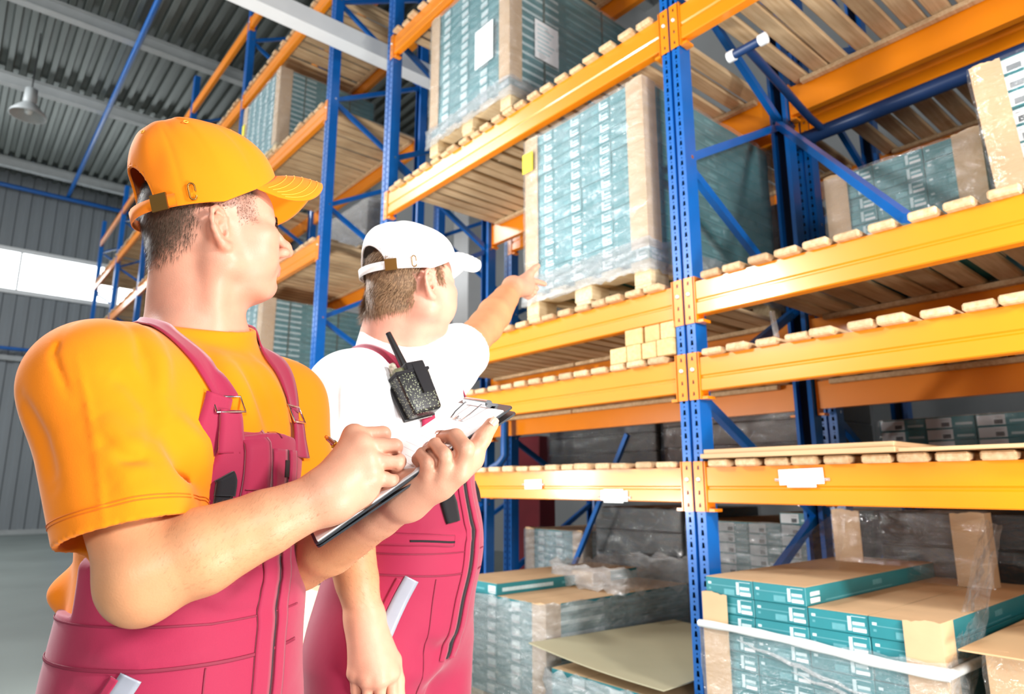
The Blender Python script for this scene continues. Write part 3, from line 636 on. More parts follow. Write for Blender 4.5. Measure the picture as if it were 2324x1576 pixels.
# ================================================================== smooth solid modelling (implicit surfaces meshed with surface nets)
A3 = lambda *v: np.array(v, dtype=np.float64)
class Prim:
    def __init__(s, kind, k, op, lo, hi, **kw): s.kind, s.k, s.op, s.lo, s.hi, s.p = kind, k, op, lo, hi, kw
    def ev(s, P):
        q = s.p
        if s.kind == 'cone':
            ba = q['b']-q['a']; t = np.clip(((P-q['a'])@ba)/max(ba@ba, 1e-12), 0, 1)
            v = P-q['a']-t[:, None]*ba
            if q.get('sq') is not None:         # squash along one axis
                n, f = q['sq']; v = v+(v@n)[:, None]*n*(f-1)
            return np.sqrt((v*v).sum(1))-(q['ra']+(q['rb']-q['ra'])*t)
        if s.kind == 'ell':
            L = (P-q['c'])@q['R']; r = q['r']; k0 = np.sqrt(((L/r)**2).sum(1)); k1 = np.sqrt(((L/(r*r))**2).sum(1))
            return k0*(k0-1)/np.maximum(k1, 1e-9)
        if s.kind == 'fn': return q['f'](P)
class Solid:
    def __init__(s): s.pr = []
    def cone(s, a, b, ra, rb=None, k=0.01, op='u', sq=None):
        a = np.asarray(a, float); b = np.asarray(b, float); rb = ra if rb is None else rb; m = max(ra, rb)
        s.pr.append(Prim('cone', k, op, np.minimum(a, b)-m, np.maximum(a, b)+m, a=a, b=b, ra=ra, rb=rb, sq=sq)); return s
    def chain(s, pts, rs, k=0.01, op='u', sq=None):
        for i in range(len(pts)-1): s.cone(pts[i], pts[i+1], rs[i], rs[i+1], k if i == 0 else min(k, 0.006), op, sq)
        return s
    def ell(s, c, r, R=None, k=0.01, op='u'):
        c = np.asarray(c, float); r = np.asarray(r, float); R = np.eye(3) if R is None else R
        e = np.abs(R)@r; s.pr.append(Prim('ell', k, op, c-e, c+e, c=c, r=r, R=R)); return s
    def fn(s, f, lo, hi, k=0.005, op='x'):
        s.pr.append(Prim('fn', k, op, np.asarray(lo, float), np.asarray(hi, float), f=f)); return s
    def __call__(s, P, far=0.25):
        P = np.asarray(P, float); d = np.full(len(P), far); lo, hi = P.min(0), P.max(0)
        for p in s.pr:
            m = p.k+0.035
            if p.op != 'x' and (np.any(lo > p.hi+m) or np.any(hi < p.lo-m)): continue
            e = p.ev(P); k = max(p.k, 1e-6)
            if p.op == 'u': h = np.clip(0.5+0.5*(d-e)/k, 0, 1); d = d*(1-h)+e*h-k*h*(1-h)
            elif p.op == 's': h = np.clip(0.5-0.5*(d+e)/k, 0, 1); d = d*(1-h)+(-e)*h+k*h*(1-h)
            elif p.op == 'x': h = np.clip(0.5-0.5*(d-e)/k, 0, 1); d = d*(1-h)+e*h+k*h*(1-h)
            elif p.op == '+': d = d+e
        return d
    def bounds(s):
        u = [p for p in s.pr if p.op == 'u']; return np.min([p.lo for p in u], 0), np.max([p.hi for p in u], 0)
    def grad(s, P, e=0.0015):
        g = np.stack([s(P+np.eye(3)[i]*e)-s(P-np.eye(3)[i]*e) for i in range(3)], 1); return g/np.maximum(np.linalg.norm(g, axis=1, keepdims=True), 1e-9)
    def snap(s, P, off=0.0, it=6):
        P = np.array(P, float)
        for _ in range(it): P = P-(s(P)-off)[:, None]*s.grad(P)
        return P
def surface(f, lo, hi, h, B=8):
    """sparse surface nets; returns vertices, quads"""
    lo = np.asarray(lo)-2*h; hi = np.asarray(hi)+2*h; bs = B*h; nb = np.ceil((hi-lo)/bs).astype(int)
    I = np.stack(np.meshgrid(*[np.arange(n) for n in nb], indexing='ij'), -1).reshape(-1, 3)
    # coarse pass in super-blocks for locality
    key = (I//6)@np.array([10000, 100, 1]); I = I[np.argsort(key, kind='stable')]; key = np.sort(key, kind='stable')
    cuts = np.flatnonzero(np.diff(key))+1; keep = []
    for J in np.split(I, cuts):
        d = f(lo+(J+0.5)*bs); keep.append(J[np.abs(d) < bs*1.15])
    I = np.concatenate(keep); g = np.arange(B+1); off = np.stack(np.meshgrid(g, g, g, indexing='ij'), -1).reshape(-1, 3)
    n1 = B+1; V = []; K = []; QK = []
    S = np.array([1, 1 << 20, 1 << 40], dtype=np.int64)
    key = (I//3)@np.array([10000, 100, 1]); o = np.argsort(key, kind='stable'); I = I[o]; key = key[o]
    for J in np.split(I, np.flatnonzero(np.diff(key))+1):
        G = (J[:, None, :]*B+off[None]); d = f(lo+G.reshape(-1, 3)*h).reshape(len(J), n1, n1, n1); neg = d < 0
        c = [d[:, i:i+B, j:j+B, k:k+B] for i in (0, 1) for j in (0, 1) for k in (0, 1)]
        s = sum((x < 0).astype(np.int8) for x in c); act = (s > 0) & (s < 8)
        if not act.any(): continue
        w = np.argwhere(act); cell = J[w[:, 0]]*B+w[:, 1:]
        cv = np.stack([x[act] for x in c], 1); acc = np.zeros((len(w), 3)); cnt = np.zeros(len(w))
        cr = np.array([(i, j, k) for i in (0, 1) for j in (0, 1) for k in (0, 1)], float)
        for a in range(8):
            for b in range(a+1, 8):
                if np.abs(cr[a]-cr[b]).sum() != 1: continue
                x = (cv[:, a] < 0) != (cv[:, b] < 0); t = np.where(x, cv[:, a]/np.where(x, cv[:, a]-cv[:, b], 1), 0)
                acc += np.where(x[:, None], cr[a]+(cr[b]-cr[a])*t[:, None], 0); cnt += x
        V.append(lo+(cell+acc/cnt[:, None])*h); K.append((cell+1).astype(np.int64)@S)
        n000 = cv[:, 0] < 0
        for ax, ci in ((0, 4), (1, 2), (2, 1)):
            m = n000 != (cv[:, ci] < 0); e = np.eye(3, dtype=np.int64); b_, c_ = e[(ax+1) % 3], e[(ax+2) % 3]; cc = (cell[m]+1).astype(np.int64)
            q = np.stack([cc@S, (cc-b_)@S, (cc-b_-c_)@S, (cc-c_)@S], 1); fl = n000[m]; q[~fl] = q[~fl][:, ::-1]; QK.append(q)
    V = np.concatenate(V); K = np.concatenate(K); Q = np.concatenate(QK); o = np.argsort(K); Ks = K[o]
    ix = np.searchsorted(Ks, Q.ravel()); ix = np.clip(ix, 0, len(Ks)-1); ok = (Ks[ix] == Q.ravel()).reshape(-1, 4).all(1)
    Q = o[ix].reshape(-1, 4)[ok]
    return V, Q
def relax(V, Q, n=2, lam=0.5):
    e = np.concatenate([Q[:, [0, 1]], Q[:, [1, 2]], Q[:, [2, 3]], Q[:, [3, 0]]]); e = np.concatenate([e, e[:, ::-1]])
    for _ in range(n):
        a = np.zeros_like(V); c = np.bincount(e[:, 0], minlength=len(V))
        for i in range(3): a[:, i] = np.bincount(e[:, 0], weights=V[e[:, 1], i], minlength=len(V))
        V = V+lam*(a/np.maximum(c, 1)[:, None]-V)
    return V
def np_mesh(name, V, Q, mats, smooth=True, cols=None):
    me = bpy.data.meshes.new(name); n = Q.shape[1]
    me.vertices.add(len(V)); me.vertices.foreach_set('co', np.ascontiguousarray(V, dtype=np.float32).ravel())
    me.loops.add(Q.size); me.loops.foreach_set('vertex_index', np.ascontiguousarray(Q, dtype=np.int32).ravel())
    me.polygons.add(len(Q)); me.polygons.foreach_set('loop_start', np.arange(0, Q.size, n, dtype=np.int32))
    me.polygons.foreach_set('loop_total', np.full(len(Q), n, dtype=np.int32)); me.polygons.foreach_set('use_smooth', np.full(len(Q), smooth))
    for m in (mats if isinstance(mats, (list, tuple)) else [mats]): me.materials.append(m)
    if cols is not None:
        ca = me.color_attributes.new('tone', 'FLOAT_COLOR', 'POINT'); ca.data.foreach_set('color', np.concatenate([cols, np.ones((len(cols), 1))], 1).astype(np.float32).ravel())
    me.update(); me.validate(); return me
def rot_frame(f, up=(0, 0, 1)):
    """columns: forward, left, up"""
    f = np.asarray(f, float); f = f/np.linalg.norm(f); u = np.asarray(up, float); l = np.cross(u, f); l /= np.linalg.norm(l); u = np.cross(f, l); return np.stack([f, l, u], 1)

# ================================================================== the two men
FRZ = math.pi/2-HEAD                      # turns (r, d, z) into the hall's axes
def skin_mat(name, rough=0.45):
    m, nt, b = nmat(name); L = nt.links
    at = node(nt, 'ShaderNodeVertexColor'); at.layer_name = 'tone'
    tc = node(nt, 'ShaderNodeTexCoord'); nz = node(nt, 'ShaderNodeTexNoise', Scale=45.0, Detail=4); L.new(tc.outputs['Object'], nz.inputs['Vector'])
    mr = node(nt, 'ShaderNodeMapRange'); mr.inputs['To Min'].default_value = 0.9; mr.inputs['To Max'].default_value = 1.1; L.new(nz.outputs[0], mr.inputs[0])
    vm = node(nt, 'ShaderNodeVectorMath', operation='SCALE'); L.new(at.outputs[0], vm.inputs[0]); L.new(mr.outputs[0], vm.inputs['Scale']); L.new(vm.outputs[0], b.inputs['Base Color'])
    b.inputs['Roughness'].default_value = rough; b.inputs['Specular IOR Level'].default_value = 0.4
    b.inputs['Subsurface Weight'].default_value = 0.14; b.inputs['Subsurface Radius'].default_value = (0.012, 0.005, 0.003); b.inputs['Subsurface Scale'].default_value = 0.5
    n2 = node(nt, 'ShaderNodeTexNoise', Scale=420.0, Detail=2); L.new(tc.outputs['Object'], n2.inputs['Vector'])
    bp = node(nt, 'ShaderNodeBump', Strength=0.12, Distance=0.002); L.new(n2.outputs[0], bp.inputs['Height']); L.new(bp.outputs[0], b.inputs['Normal'])
    return m
def cloth_mat(name, col, rough=0.8, weave=900.0, bump=0.15, var=0.05, sheen=0.15):
    m, nt, b = nmat(name); L = nt.links
    tc = node(nt, 'ShaderNodeTexCoord'); nz = node(nt, 'ShaderNodeTexNoise', Scale=9.0, Detail=5); L.new(tc.outputs['Object'], nz.inputs['Vector'])
    mr = node(nt, 'ShaderNodeMapRange'); mr.inputs['To Min'].default_value = 1-var; mr.inputs['To Max'].default_value = 1+var; L.new(nz.outputs[0], mr.inputs[0])
    vm = node(nt, 'ShaderNodeVectorMath', operation='SCALE'); vm.inputs[0].default_value = col[:3]; L.new(mr.outputs[0], vm.inputs['Scale']); L.new(vm.outputs[0], b.inputs['Base Color'])
    b.inputs['Roughness'].default_value = rough; b.inputs['Specular IOR Level'].default_value = 0.2; b.inputs['Sheen Weight'].default_value = sheen
    n2 = node(nt, 'ShaderNodeTexNoise', Scale=weave, Detail=1); L.new(tc.outputs['Object'], n2.inputs['Vector'])
    n3 = node(nt, 'ShaderNodeTexNoise', Scale=14.0, Detail=3, Distortion=0.8); L.new(tc.outputs['Object'], n3.inputs['Vector'])
    ad = node(nt, 'ShaderNodeMath', operation='MULTIPLY_ADD'); ad.inputs[1].default_value = 6.0; L.new(n3.outputs[0], ad.inputs[0]); L.new(n2.outputs[0], ad.inputs[2])
    bp = node(nt, 'ShaderNodeBump', Strength=bump, Distance=0.0015); L.new(ad.outputs[0], bp.inputs['Height']); L.new(bp.outputs[0], b.inputs['Normal'])
    return m
M['skin'] = skin_mat('skin')
M['tee_orange'] = cloth_mat('orange_jersey', srgb(246, 134, 4), 0.85)
M['tee_white'] = cloth_mat('white_jersey', srgb(244, 245, 248), 0.85)
M['cap_orange'] = cloth_mat('orange_twill', srgb(248, 134, 3), 0.8, 1400)
M['cap_white'] = cloth_mat('white_twill', srgb(246, 246, 246), 0.8, 1400)
M['stitch_o'] = mat('pale_stitching', srgb(255, 190, 70), 0.7)
M['overall'] = cloth_mat('crimson_workwear', srgb(156, 32, 68), 0.62, 1300, 0.12, sheen=0.3)
M['seam'] = mat('crimson_seam', srgb(128, 24, 54), 0.7)
M['blackcloth'] = cloth_mat('black_webbing', srgb(26, 26, 30), 0.7)
M['reflect'] = mat('grey_reflective_tape', srgb(150, 154, 166), 0.35, var=0.04, scale=30)
M['brass'] = mat('aged_brass', srgb(140, 104, 52), 0.32, metal=0.85, var=0.1)
M['eye'] = mat('eye_white', srgb(236, 234, 230), 0.15, var=0.02)
M['iris'] = mat('iris_grey_blue', srgb(70, 92, 104), 0.1, var=0.2, scale=300)
M['nail'] = mat('finger_nail', srgb(222, 168, 148), 0.3, var=0.03)
def hair_mat(name, c1, c2):
    return mat(name, tuple((a+b)/2 for a, b in zip(c1, c2)), 0.5, var=0.45, scale=180, spec=0.4)
SKIN = A3(*srgb(208, 152, 128)[:3]); SKIN2 = A3(*srgb(224, 164, 142)[:3]); TAN = A3(*srgb(210, 150, 108)[:3])
sm01 = lambda x, a, b: (lambda t: t*t*(3-2*t))(np.clip((x-a)/(b-a), 0, 1))
class Head:
    """head in its own frame: x forward, y left, z up, origin midway between the ear canals"""
    def __init__(s, c, f, up=(0, 0, 1), sc=1.0, fat=0.0): s.c = np.asarray(c, float); s.R = rot_frame(f, up); s.s = sc; s.fat = fat
    def to(s, p):
        p = np.array(p, float); q = -0.02-p[2]
        if q > 0 and p[0] > 0.0: p[0] -= 0.20*q*min(1.0, p[0]/0.05)
        if q > 0: p[2] = -0.02-q*0.84
        return s.c+s.R@(p*s.s)
    def inv(s, P):
        L = ((P-s.c)@s.R)/s.s; q = np.maximum(-0.02-L[:, 2], 0)/0.84; L[:, 2] = np.where(q > 0, -0.02-q, L[:, 2]); L[:, 0] += 0.20*q*np.clip(L[:, 0]/0.05, 0, 1); return L
    def build(s, S):
        T = s.to; R = s.R; k = s.s; ft = s.fat
        E = lambda c, r, kk=0.012, op='u', R_=None: S.ell(T(c), np.array(r)*k, R if R_ is None else R_, kk, op)
        C = lambda a, b, ra, rb=None, kk=0.01, op='u': S.cone(T(a), T(b), ra*k, (ra if rb is None else rb)*k, kk, op)
        E((-0.001, 0, 0.046), (0.094, 0.0765, 0.086))
        E((0.035, 0, -0.012), (0.056, 0.060+ft*0.5, 0.080), 0.02)
        E((0.058, 0, 0.046), (0.040, 0.058, 0.042), 0.02)
        for y in (-1, 1):
            C((-0.004, y*(0.056+ft*0.6), -0.048), (0.066, y*0.022, -0.094), 0.017+ft*0.4, 0.015, 0.022)       # jaw
            C((-0.006, y*(0.060+ft*0.3), -0.005), (-0.003, y*(0.057+ft*0.6), -0.05), 0.013, 0.017+ft*0.5, 0.02)
            E((0.046, y*(0.043+ft*0.5), -0.030), (0.036, 0.024+ft*0.4, 0.040+ft*0.5), 0.025)                                     # cheek
            E((0.060, y*0.050, -0.004), (0.024, 0.014, 0.014), 0.02)                                           # cheek bone
            C((0.090, y*0.010, 0.021), (0.078, y*0.045, 0.021), 0.0085, 0.008, 0.014)                          # brow
        E((0.079, 0, -0.089), (0.0165, 0.024, 0.0165), 0.015)                                                # chin
        E((0.074, 0, -0.056), (0.026, 0.031, 0.028), 0.015)                                                  # mouth bulge
        E((0.030, 0, -0.090-ft*0.4), (0.045, 0.040+ft*0.4, 0.018+ft*0.6), 0.02)                                                  # under chin
        for y in (-1, 1):
            E((0.0945, y*0.032, 0.0035), (0.015, 0.0165, 0.0115), 0.012, 's')                                   # eye socket
            E((0.0735, y*0.0325, 0.0030), (0.0150, 0.0165, 0.0125), 0.004)                                      # lids
            E((0.0895, y*0.0325, 0.0016), (0.0062, 0.0125, 0.0042), 0.002, 's')                                 # eye opening
        # nose
        S.chain([T((0.092, 0, 0.020)), T((0.103, 0, 0.004)), T((0.1135, 0, -0.012)), T((0.1160, 0, -0.0215))], np.array([0.0080, 0.0078, 0.0090, 0.0092])*k, 0.012)
        for y in (-1, 1):
            E((0.1035, y*0.0128, -0.0255), (0.0120, 0.0075, 0.0085), 0.006)
            C((0.1130, y*0.0062, -0.0345), (0.1035, y*0.0082, -0.030), 0.0038, 0.0032, 0.003, 's')
        C((0.108, 0, -0.030), (0.100, 0, -0.036), 0.0045, 0.004, 0.006)
        # lips
        for y in (-1, 1):
            C((0.0985, y*0.002, -0.0535), (0.088, y*0.0215, -0.0585), 0.0052, 0.003, 0.006)
            C((0.0955, y*0.002, -0.0655), (0.0865, y*0.020, -0.0605), 0.0060, 0.003, 0.006)
            C((0.1030, y*0.0, -0.0592), (0.087, y*0.0225, -0.0597), 0.0014, 0.0013, 0.002, 's')
        E((0.0935, 0, -0.078), (0.010, 0.02, 0.006), 0.01, 's')
        # ears
        for y in (-1, 1):
            c0 = np.array((-0.008, y*(0.0735+ft*0.9), 0.0)); fl = math.radians(32-ft*1300); bk = math.radians(-4)
            def ep(u, v, w=0.0):      # u forward, v up inside the ear plane, w outwards
                x, zz = u*math.cos(bk)-v*math.sin(bk), v*math.cos(bk)+u*math.sin(bk)
                x, zz, w = x*0.86, zz*0.93, w*0.9
                return T(c0+np.array((x*math.cos(fl)+w*math.sin(fl), y*(0.006+w*math.cos(fl)-u*math.sin(fl)), zz)))
            hel = [(0.010, 0.004), (0.009, 0.018), (0.002, 0.029), (-0.009, 0.0325), (-0.019, 0.027), (-0.0235, 0.013), (-0.0225, -0.002), (-0.0165, -0.016), (-0.008, -0.026), (0.002, -0.031), (0.0085, -0.026)]
            rr = np.array([0.003, 0.0038, 0.0042, 0.0045, 0.0045, 0.0042, 0.0042, 0.0045, 0.0062, 0.0070, 0.0050])*k
            S.chain([ep(u, v, 0.001) for u, v in hel], rr, 0.004)
            S.chain([ep(0.004, 0.016, -0.002), ep(-0.004, 0.020, -0.002), ep(-0.013, 0.012, -0.003), ep(-0.0145, 0.0, -0.003), ep(-0.010, -0.014, -0.003), ep(-0.002, -0.018, -0.003)], np.array([0.0035, 0.0045, 0.0045, 0.0045, 0.005, 0.005])*k, 0.005)
            S.chain([ep(-0.006, 0.008, -0.010), ep(-0.008, -0.008, -0.010)], np.array([0.011, 0.010])*k, 0.008)
            E_ = ep(0.0078, -0.004, 0.001); S.cone(E_, ep(0.0078, -0.009, 0.0005), 0.0042*k, 0.004*k, 0.004)
            S.cone(ep(-0.001, -0.004, 0.001), ep(-0.004, 0.003, 0.002), 0.0055*k, 0.0062*k, 0.004, 's')
            S.cone(ep(0.002, -0.007, -0.004), ep(0.006, -0.005, -0.014), 0.0036*k, 0.003*k, 0.003, 's')
            S.chain([ep(0.003, 0.022, 0.003), ep(-0.008, 0.0265, 0.003), ep(-0.0175, 0.019, 0.003), ep(-0.019, 0.006, 0.003)], np.array([0.0022, 0.0024, 0.0024, 0.002])*k, 0.0025, 's')
def cap_parts(H, mcap, parent, feet, mst, dz=0.0, CH=0.186, rs=1.0, bk=0.102):
    """baseball cap in the head frame"""
    def out(mb, name, m, par):
        return mb.build(name, m, par)
    TT = lambda p: tuple(H.to((p[0], p[1], p[2]+dz))-feet)
    def crown(ph, th, grow=0.0):
        a = 0.114 if math.cos(ph) > 0 else bk; b = 0.0875; front = max(0.0, math.cos(ph))
        x0, y0 = a*math.cos(ph), b*math.sin(ph); z0 = 0.036+0.40*max(0.0, x0)*rs+0.020*front**4
        c = math.cos(th)**(0.50 if math.cos(ph) > 0 else 0.58+0.28*abs(math.cos(ph))); s_ = math.sin(th)**0.95
        seam = min(abs((ph-k*math.pi/3+math.pi) % (2*math.pi)-math.pi) for k in range(6))
        g = 1-0.014*math.exp(-(seam/0.035)**2)*math.sin(min(2*th+0.5, math.pi-0.3))
        x = x0*c*g-0.032*s_**2.5-0.004*front*s_; y = y0*c*g
        wr_ = lambda a0, t0, sa, st: math.exp(-(((ph-a0+math.pi) % (2*math.pi)-math.pi)/sa)**2-((th-t0)/st)**2)
        g -= 0.055*wr_(-2.35, 0.55, 0.22, 0.22)+0.04*wr_(-1.95, 1.15, 0.10, 0.25)+0.03*wr_(-0.95, 0.7, 0.10, 0.45)-0.02*wr_(-0.6, 0.8, 0.3, 0.5)
        x = x0*c*g-0.032*s_**2.5-0.004*front*s_; y = y0*c*g
        n = 0.0014*math.sin(7*ph+4*th)*math.sin(3*th)
        return (x+n, y+n, z0*(1-s_)+CH*s_+grow)
    NP, NT = 120, 30; vs = []; mb = MB()
    for j in range(NT+1):
        th = (math.pi/2)*(j/NT)*0.998
        for i in range(NP): vs.append(TT(crown(2*math.pi*i/NP, th)))
    fs = []
    for j in range(NT):
        for i in range(NP):
            ph = 2*math.pi*(i+0.5)/NP; dev = abs((ph-math.pi+math.pi) % (2*math.pi)-math.pi); hgt = (j+0.5)/NT
            if (dev/0.62)**2+(hgt/0.36)**2 < 1: continue
            fs.append((j*NP+i, j*NP+(i+1) % NP, (j+1)*NP+(i+1) % NP, (j+1)*NP+i))
    mb.add(vs, fs, 0, True)
    cap = out(mb, 'cap', mcap, parent); sd = cap.modifiers.new('thick', 'SOLIDIFY'); sd.thickness = 0.0022; sd.offset = 1
    ss = cap.modifiers.new('smooth', 'SUBSURF'); ss.levels = 1; ss.render_levels = 1
    # hem round the rim and round the opening
    mb = MB(); pts = []
    for i in range(97):
        ph = math.pi-0.60-(2*math.pi-1.20)*i/96; p = crown(ph, 0.02); pts.append(TT((p[0], p[1], p[2])))
    mb.tube(pts, 0.0022, 6); arc = []
    for i in range(41):
        q = math.pi*i/40; ph = math.pi+0.62*math.cos(q); th = 0.36*math.sin(q)*math.pi/2; arc.append(TT(crown(ph, th+0.01)))
    mb.tube(arc, 0.0022, 6); out(mb, 'hem', mcap, cap)
    # closing strap at the back
    mb = MB(); n = 30; sv = []
    for i in range(n+1):
        ph = math.pi-0.95+1.90*i/n; p = crown(ph, 0.0); q = np.array(p); nrm = np.array((math.cos(ph), math.sin(ph), 0))
        for w in (0.001, 0.018): 
            for o in (0.0065, 0.0045): sv.append(TT(q+nrm*o+np.array((0, 0, w))))
    fs = []
    for i in range(n):
        a, b = 4*i, 4*(i+1); fs += [(a, a+2, b+2, b), (a+1, b+1, b+3, a+3), (a, b, b+1, a+1), (a+2, a+3, b+3, b+2)]
    mb.add(sv, fs, 0, True); out(mb, 'strap', mcap, cap)
    for y in (-1,):
        mb = MB(); ph = math.pi+0.72; p0 = np.array(crown(ph-0.13, 0)); p1 = np.array(crown(ph+0.13, 0)); nrm = np.array((math.cos(ph), math.sin(ph), 0))
        vs = []
        for p in (p0, p1):
            for w in (-0.003, 0.0215):
                for o in (0.0060, 0.0092): vs.append(TT(p+nrm*o+np.array((0, 0, w))))
        mb.add(vs, [(0, 2, 3, 1), (4, 5, 7, 6), (0, 1, 5, 4), (2, 6, 7, 3), (1, 3, 7, 5), (0, 4, 6, 2)]); out(mb, 'buckle', M['brass'], cap)
        mb = MB(); ph = math.pi+1.18; c = np.array(crown(ph, 0.10)); nrm = np.array((math.cos(ph), math.sin(ph), 0.1)); tn = np.array((-math.sin(ph), math.cos(ph), 0)); pts = []
        for i in range(25):
            a = 2*math.pi*i/24; pts.append(TT(c+nrm*0.0052+tn*0.0045*math.cos(a)+np.array((0, 0, 1))*(0.0055*math.sin(a)+0.0065*np.sign(math.sin(a)))))
        mb.tube(pts, 0.0013, 6); out(mb, 'eyelet_ring', M['brass'], cap)
    # little stitched air holes and the top button
    for ph, th in ((-0.5, 1.0), (-1.57, 1.05), (-2.6, 1.0), (1.57, 1.05)):
        mb = MB(); c = np.array(crown(ph, th)); d = np.array(crown(ph, th+0.02))-c; nrm = np.cross(np.array(crown(ph+0.02, th))-c, d); nrm /= np.linalg.norm(nrm)
        a_ = d/np.linalg.norm(d); b_ = np.cross(nrm, a_); mb.tube([TT(c+nrm*0.002+(a_*math.cos(2*math.pi*i/14)+b_*math.sin(2*math.pi*i/14))*0.0028) for i in range(15)], 0.0009, 6); out(mb, 'air_hole', mst, cap)
    mb = MB(); c = crown(0, math.pi/2*0.998); mb.lathe(TT((c[0], c[1], c[2]-0.002)), [(0.010, 0.0), (0.0098, 0.004), (0.007, 0.0072), (0.0, 0.0082)], 20); out(mb, 'button', mcap, cap)
    # seams
    for k in range(6):
        mb = MB(); ph = k*math.pi/3; t0 = 0.42 if k == 3 else 0.03
        for dp in (-0.03, 0.03): mb.tube([TT(np.array(crown(ph+dp, t0*1.6+(1.53-t0*1.6)*i/24))*1.0+np.array((0, 0, 0.0016))) for i in range(25)], 0.0006, 5)
        out(mb, 'seam', mst, cap)
    # visor
    mb = MB(); NU, NV = 40, 14; vs = []
    def vis(u, v, off=0.0):
        ph = u*1.06; p = np.array(crown(ph, 0.0)); reach = 0.082*(1-abs(u)**2.4)**0.55
        x = p[0]+reach*v+0.002; y = p[1]*(1+0.06*v*(1-abs(u)**4))
        z = p[2]+0.004-0.010*v*(reach/0.082)-0.044*(abs(y)/0.075)**2*v*(reach/0.082)+0.006*math.sin(math.pi*v)*(1-u*u)
        return (x, y, z+off)
    for s_ in (0, 1):
        for j in range(NV+1):
            for i in range(NU+1): vs.append(TT(vis(-1+2*i/NU, j/NV, -0.0035*s_)))
    m = (NU+1)*(NV+1); fs = []
    for j in range(NV):
        for i in range(NU):
            a, b, c, d = j*(NU+1)+i, j*(NU+1)+i+1, (j+1)*(NU+1)+i+1, (j+1)*(NU+1)+i; fs += [(a, d, c, b), (m+a, m+b, m+c, m+d)]
    for i in range(NU): a, b = NV*(NU+1)+i, NV*(NU+1)+i+1; fs.append((a, m+a, m+b, b)); fs.append((i, i+1, m+i+1, m+i))
    mb.add(vs, fs, 0, True); out(mb, 'visor', mcap, cap)
    mb = MB()
    for v in (0.25, 0.42, 0.59, 0.76, 0.9): mb.tube([TT(vis(-0.9+1.8*i/36, v, 0.0004)) for i in range(37)], 0.0005, 5)
    out(mb, 'visor_stitching', mst, cap)
    return cap
def strands(name, P, N, D, ln, wd, m, parent, feet, seed=1):
    """short hair: one slim tapering blade per root"""
    r = np.random.default_rng(seed); n = len(P); side = np.cross(D, N); side /= np.maximum(np.linalg.norm(side, axis=1, keepdims=True), 1e-9)
    L = (ln*(0.6+0.8*r.random(n)))[:, None]; w = wd*(0.6+0.8*r.random((n, 1)))
    V = np.stack([P-side*w-N*0.0008, P+side*w-N*0.0008, P+D*L*0.55+side*w*0.7+N*L*0.10, P+D*L*0.55-side*w*0.7+N*L*0.10, P+D*L+N*L*0.05, P+D*L+side*w*0.05+N*L*0.05], 1)
    F = np.array([[0, 1, 2, 3], [3, 2, 5, 4]]); Q = (np.arange(n)[:, None, None]*6+F[None]).reshape(-1, 4)
    o = inst(name, np_mesh(name, V.reshape(-1, 3)-feet, Q, m), parent); return o
class Body:
    def __init__(s, feet): s.S = Solid(); s.feet = np.asarray(feet, float)
def make(name, S, h, m, parent, feet, cols=None, rel=1, lo=None, hi=None):
    b = S.bounds(); V, Q = surface(S, b[0] if lo is None else lo, b[1] if hi is None else hi, h)
    if rel: V = relax(V, Q, rel, 0.5)
    return inst(name, np_mesh(name, V-feet, Q, m, cols=cols(V) if cols else None), parent), V, Q
def ribbon(name, S, path, width, thick, m, parent, feet, off=0.001, n=40, wdir=None, snap=True):
    """strip of webbing laid along a surface"""
    path = np.array(path, float); t = np.linspace(0, len(path)-1, n)
    # smooth Catmull-Rom through the points
    pts = []
    for q in t:
        i = min(int(q), len(path)-2); f = q-i; p0, p1, p2, p3 = path[max(i-1, 0)], path[i], path[i+1], path[min(i+2, len(path)-1)]
        pts.append(0.5*((2*p1)+(-p0+p2)*f+(2*p0-5*p1+4*p2-p3)*f*f+(-p0+3*p1-3*p2+p3)*f**3))
    pts = np.array(pts)
    if snap: pts = S.snap(pts, off)
    N = S.grad(pts); T = np.gradient(pts, axis=0); T /= np.linalg.norm(T, axis=1, keepdims=True)
    X = np.cross(T, N); X /= np.linalg.norm(X, axis=1, keepdims=True); K = 5; cols_ = []
    wv = width if hasattr(width, '__len__') else [width]*2; wv = np.interp(np.linspace(0, 1, n), np.linspace(0, 1, len(wv)), wv)
    for k in range(K):
        e = pts+X*(wv[:, None]*(k/(K-1)-0.5))
        cols_.append(S.snap(e, off, 3) if snap else e)
    V = []
    lay = [np.stack(cols_, 1)]; Nn = N[:, None, :]; top = lay[0]+Nn*thick
    V = np.concatenate([lay[0].reshape(-1, 3), top.reshape(-1, 3)]); m1 = n*K; Q = []
    for i in range(n-1):
        for k in range(K-1):
            a, b, c, d = i*K+k, i*K+k+1, (i+1)*K+k+1, (i+1)*K+k; Q += [(m1+a, m1+b, m1+c, m1+d), (d, c, b, a)]
        Q += [(i*K, m1+i*K, m1+(i+1)*K, (i+1)*K), (i*K+K-1, (i+1)*K+K-1, m1+(i+1)*K+K-1, m1+i*K+K-1)]
    for i in (0, n-1):
        for k in range(K-1): Q.append((i*K+k, i*K+k+1, m1+i*K+k+1, m1+i*K+k))
    return inst(name, np_mesh(name, V-feet, np.array(Q), m), parent), pts, N

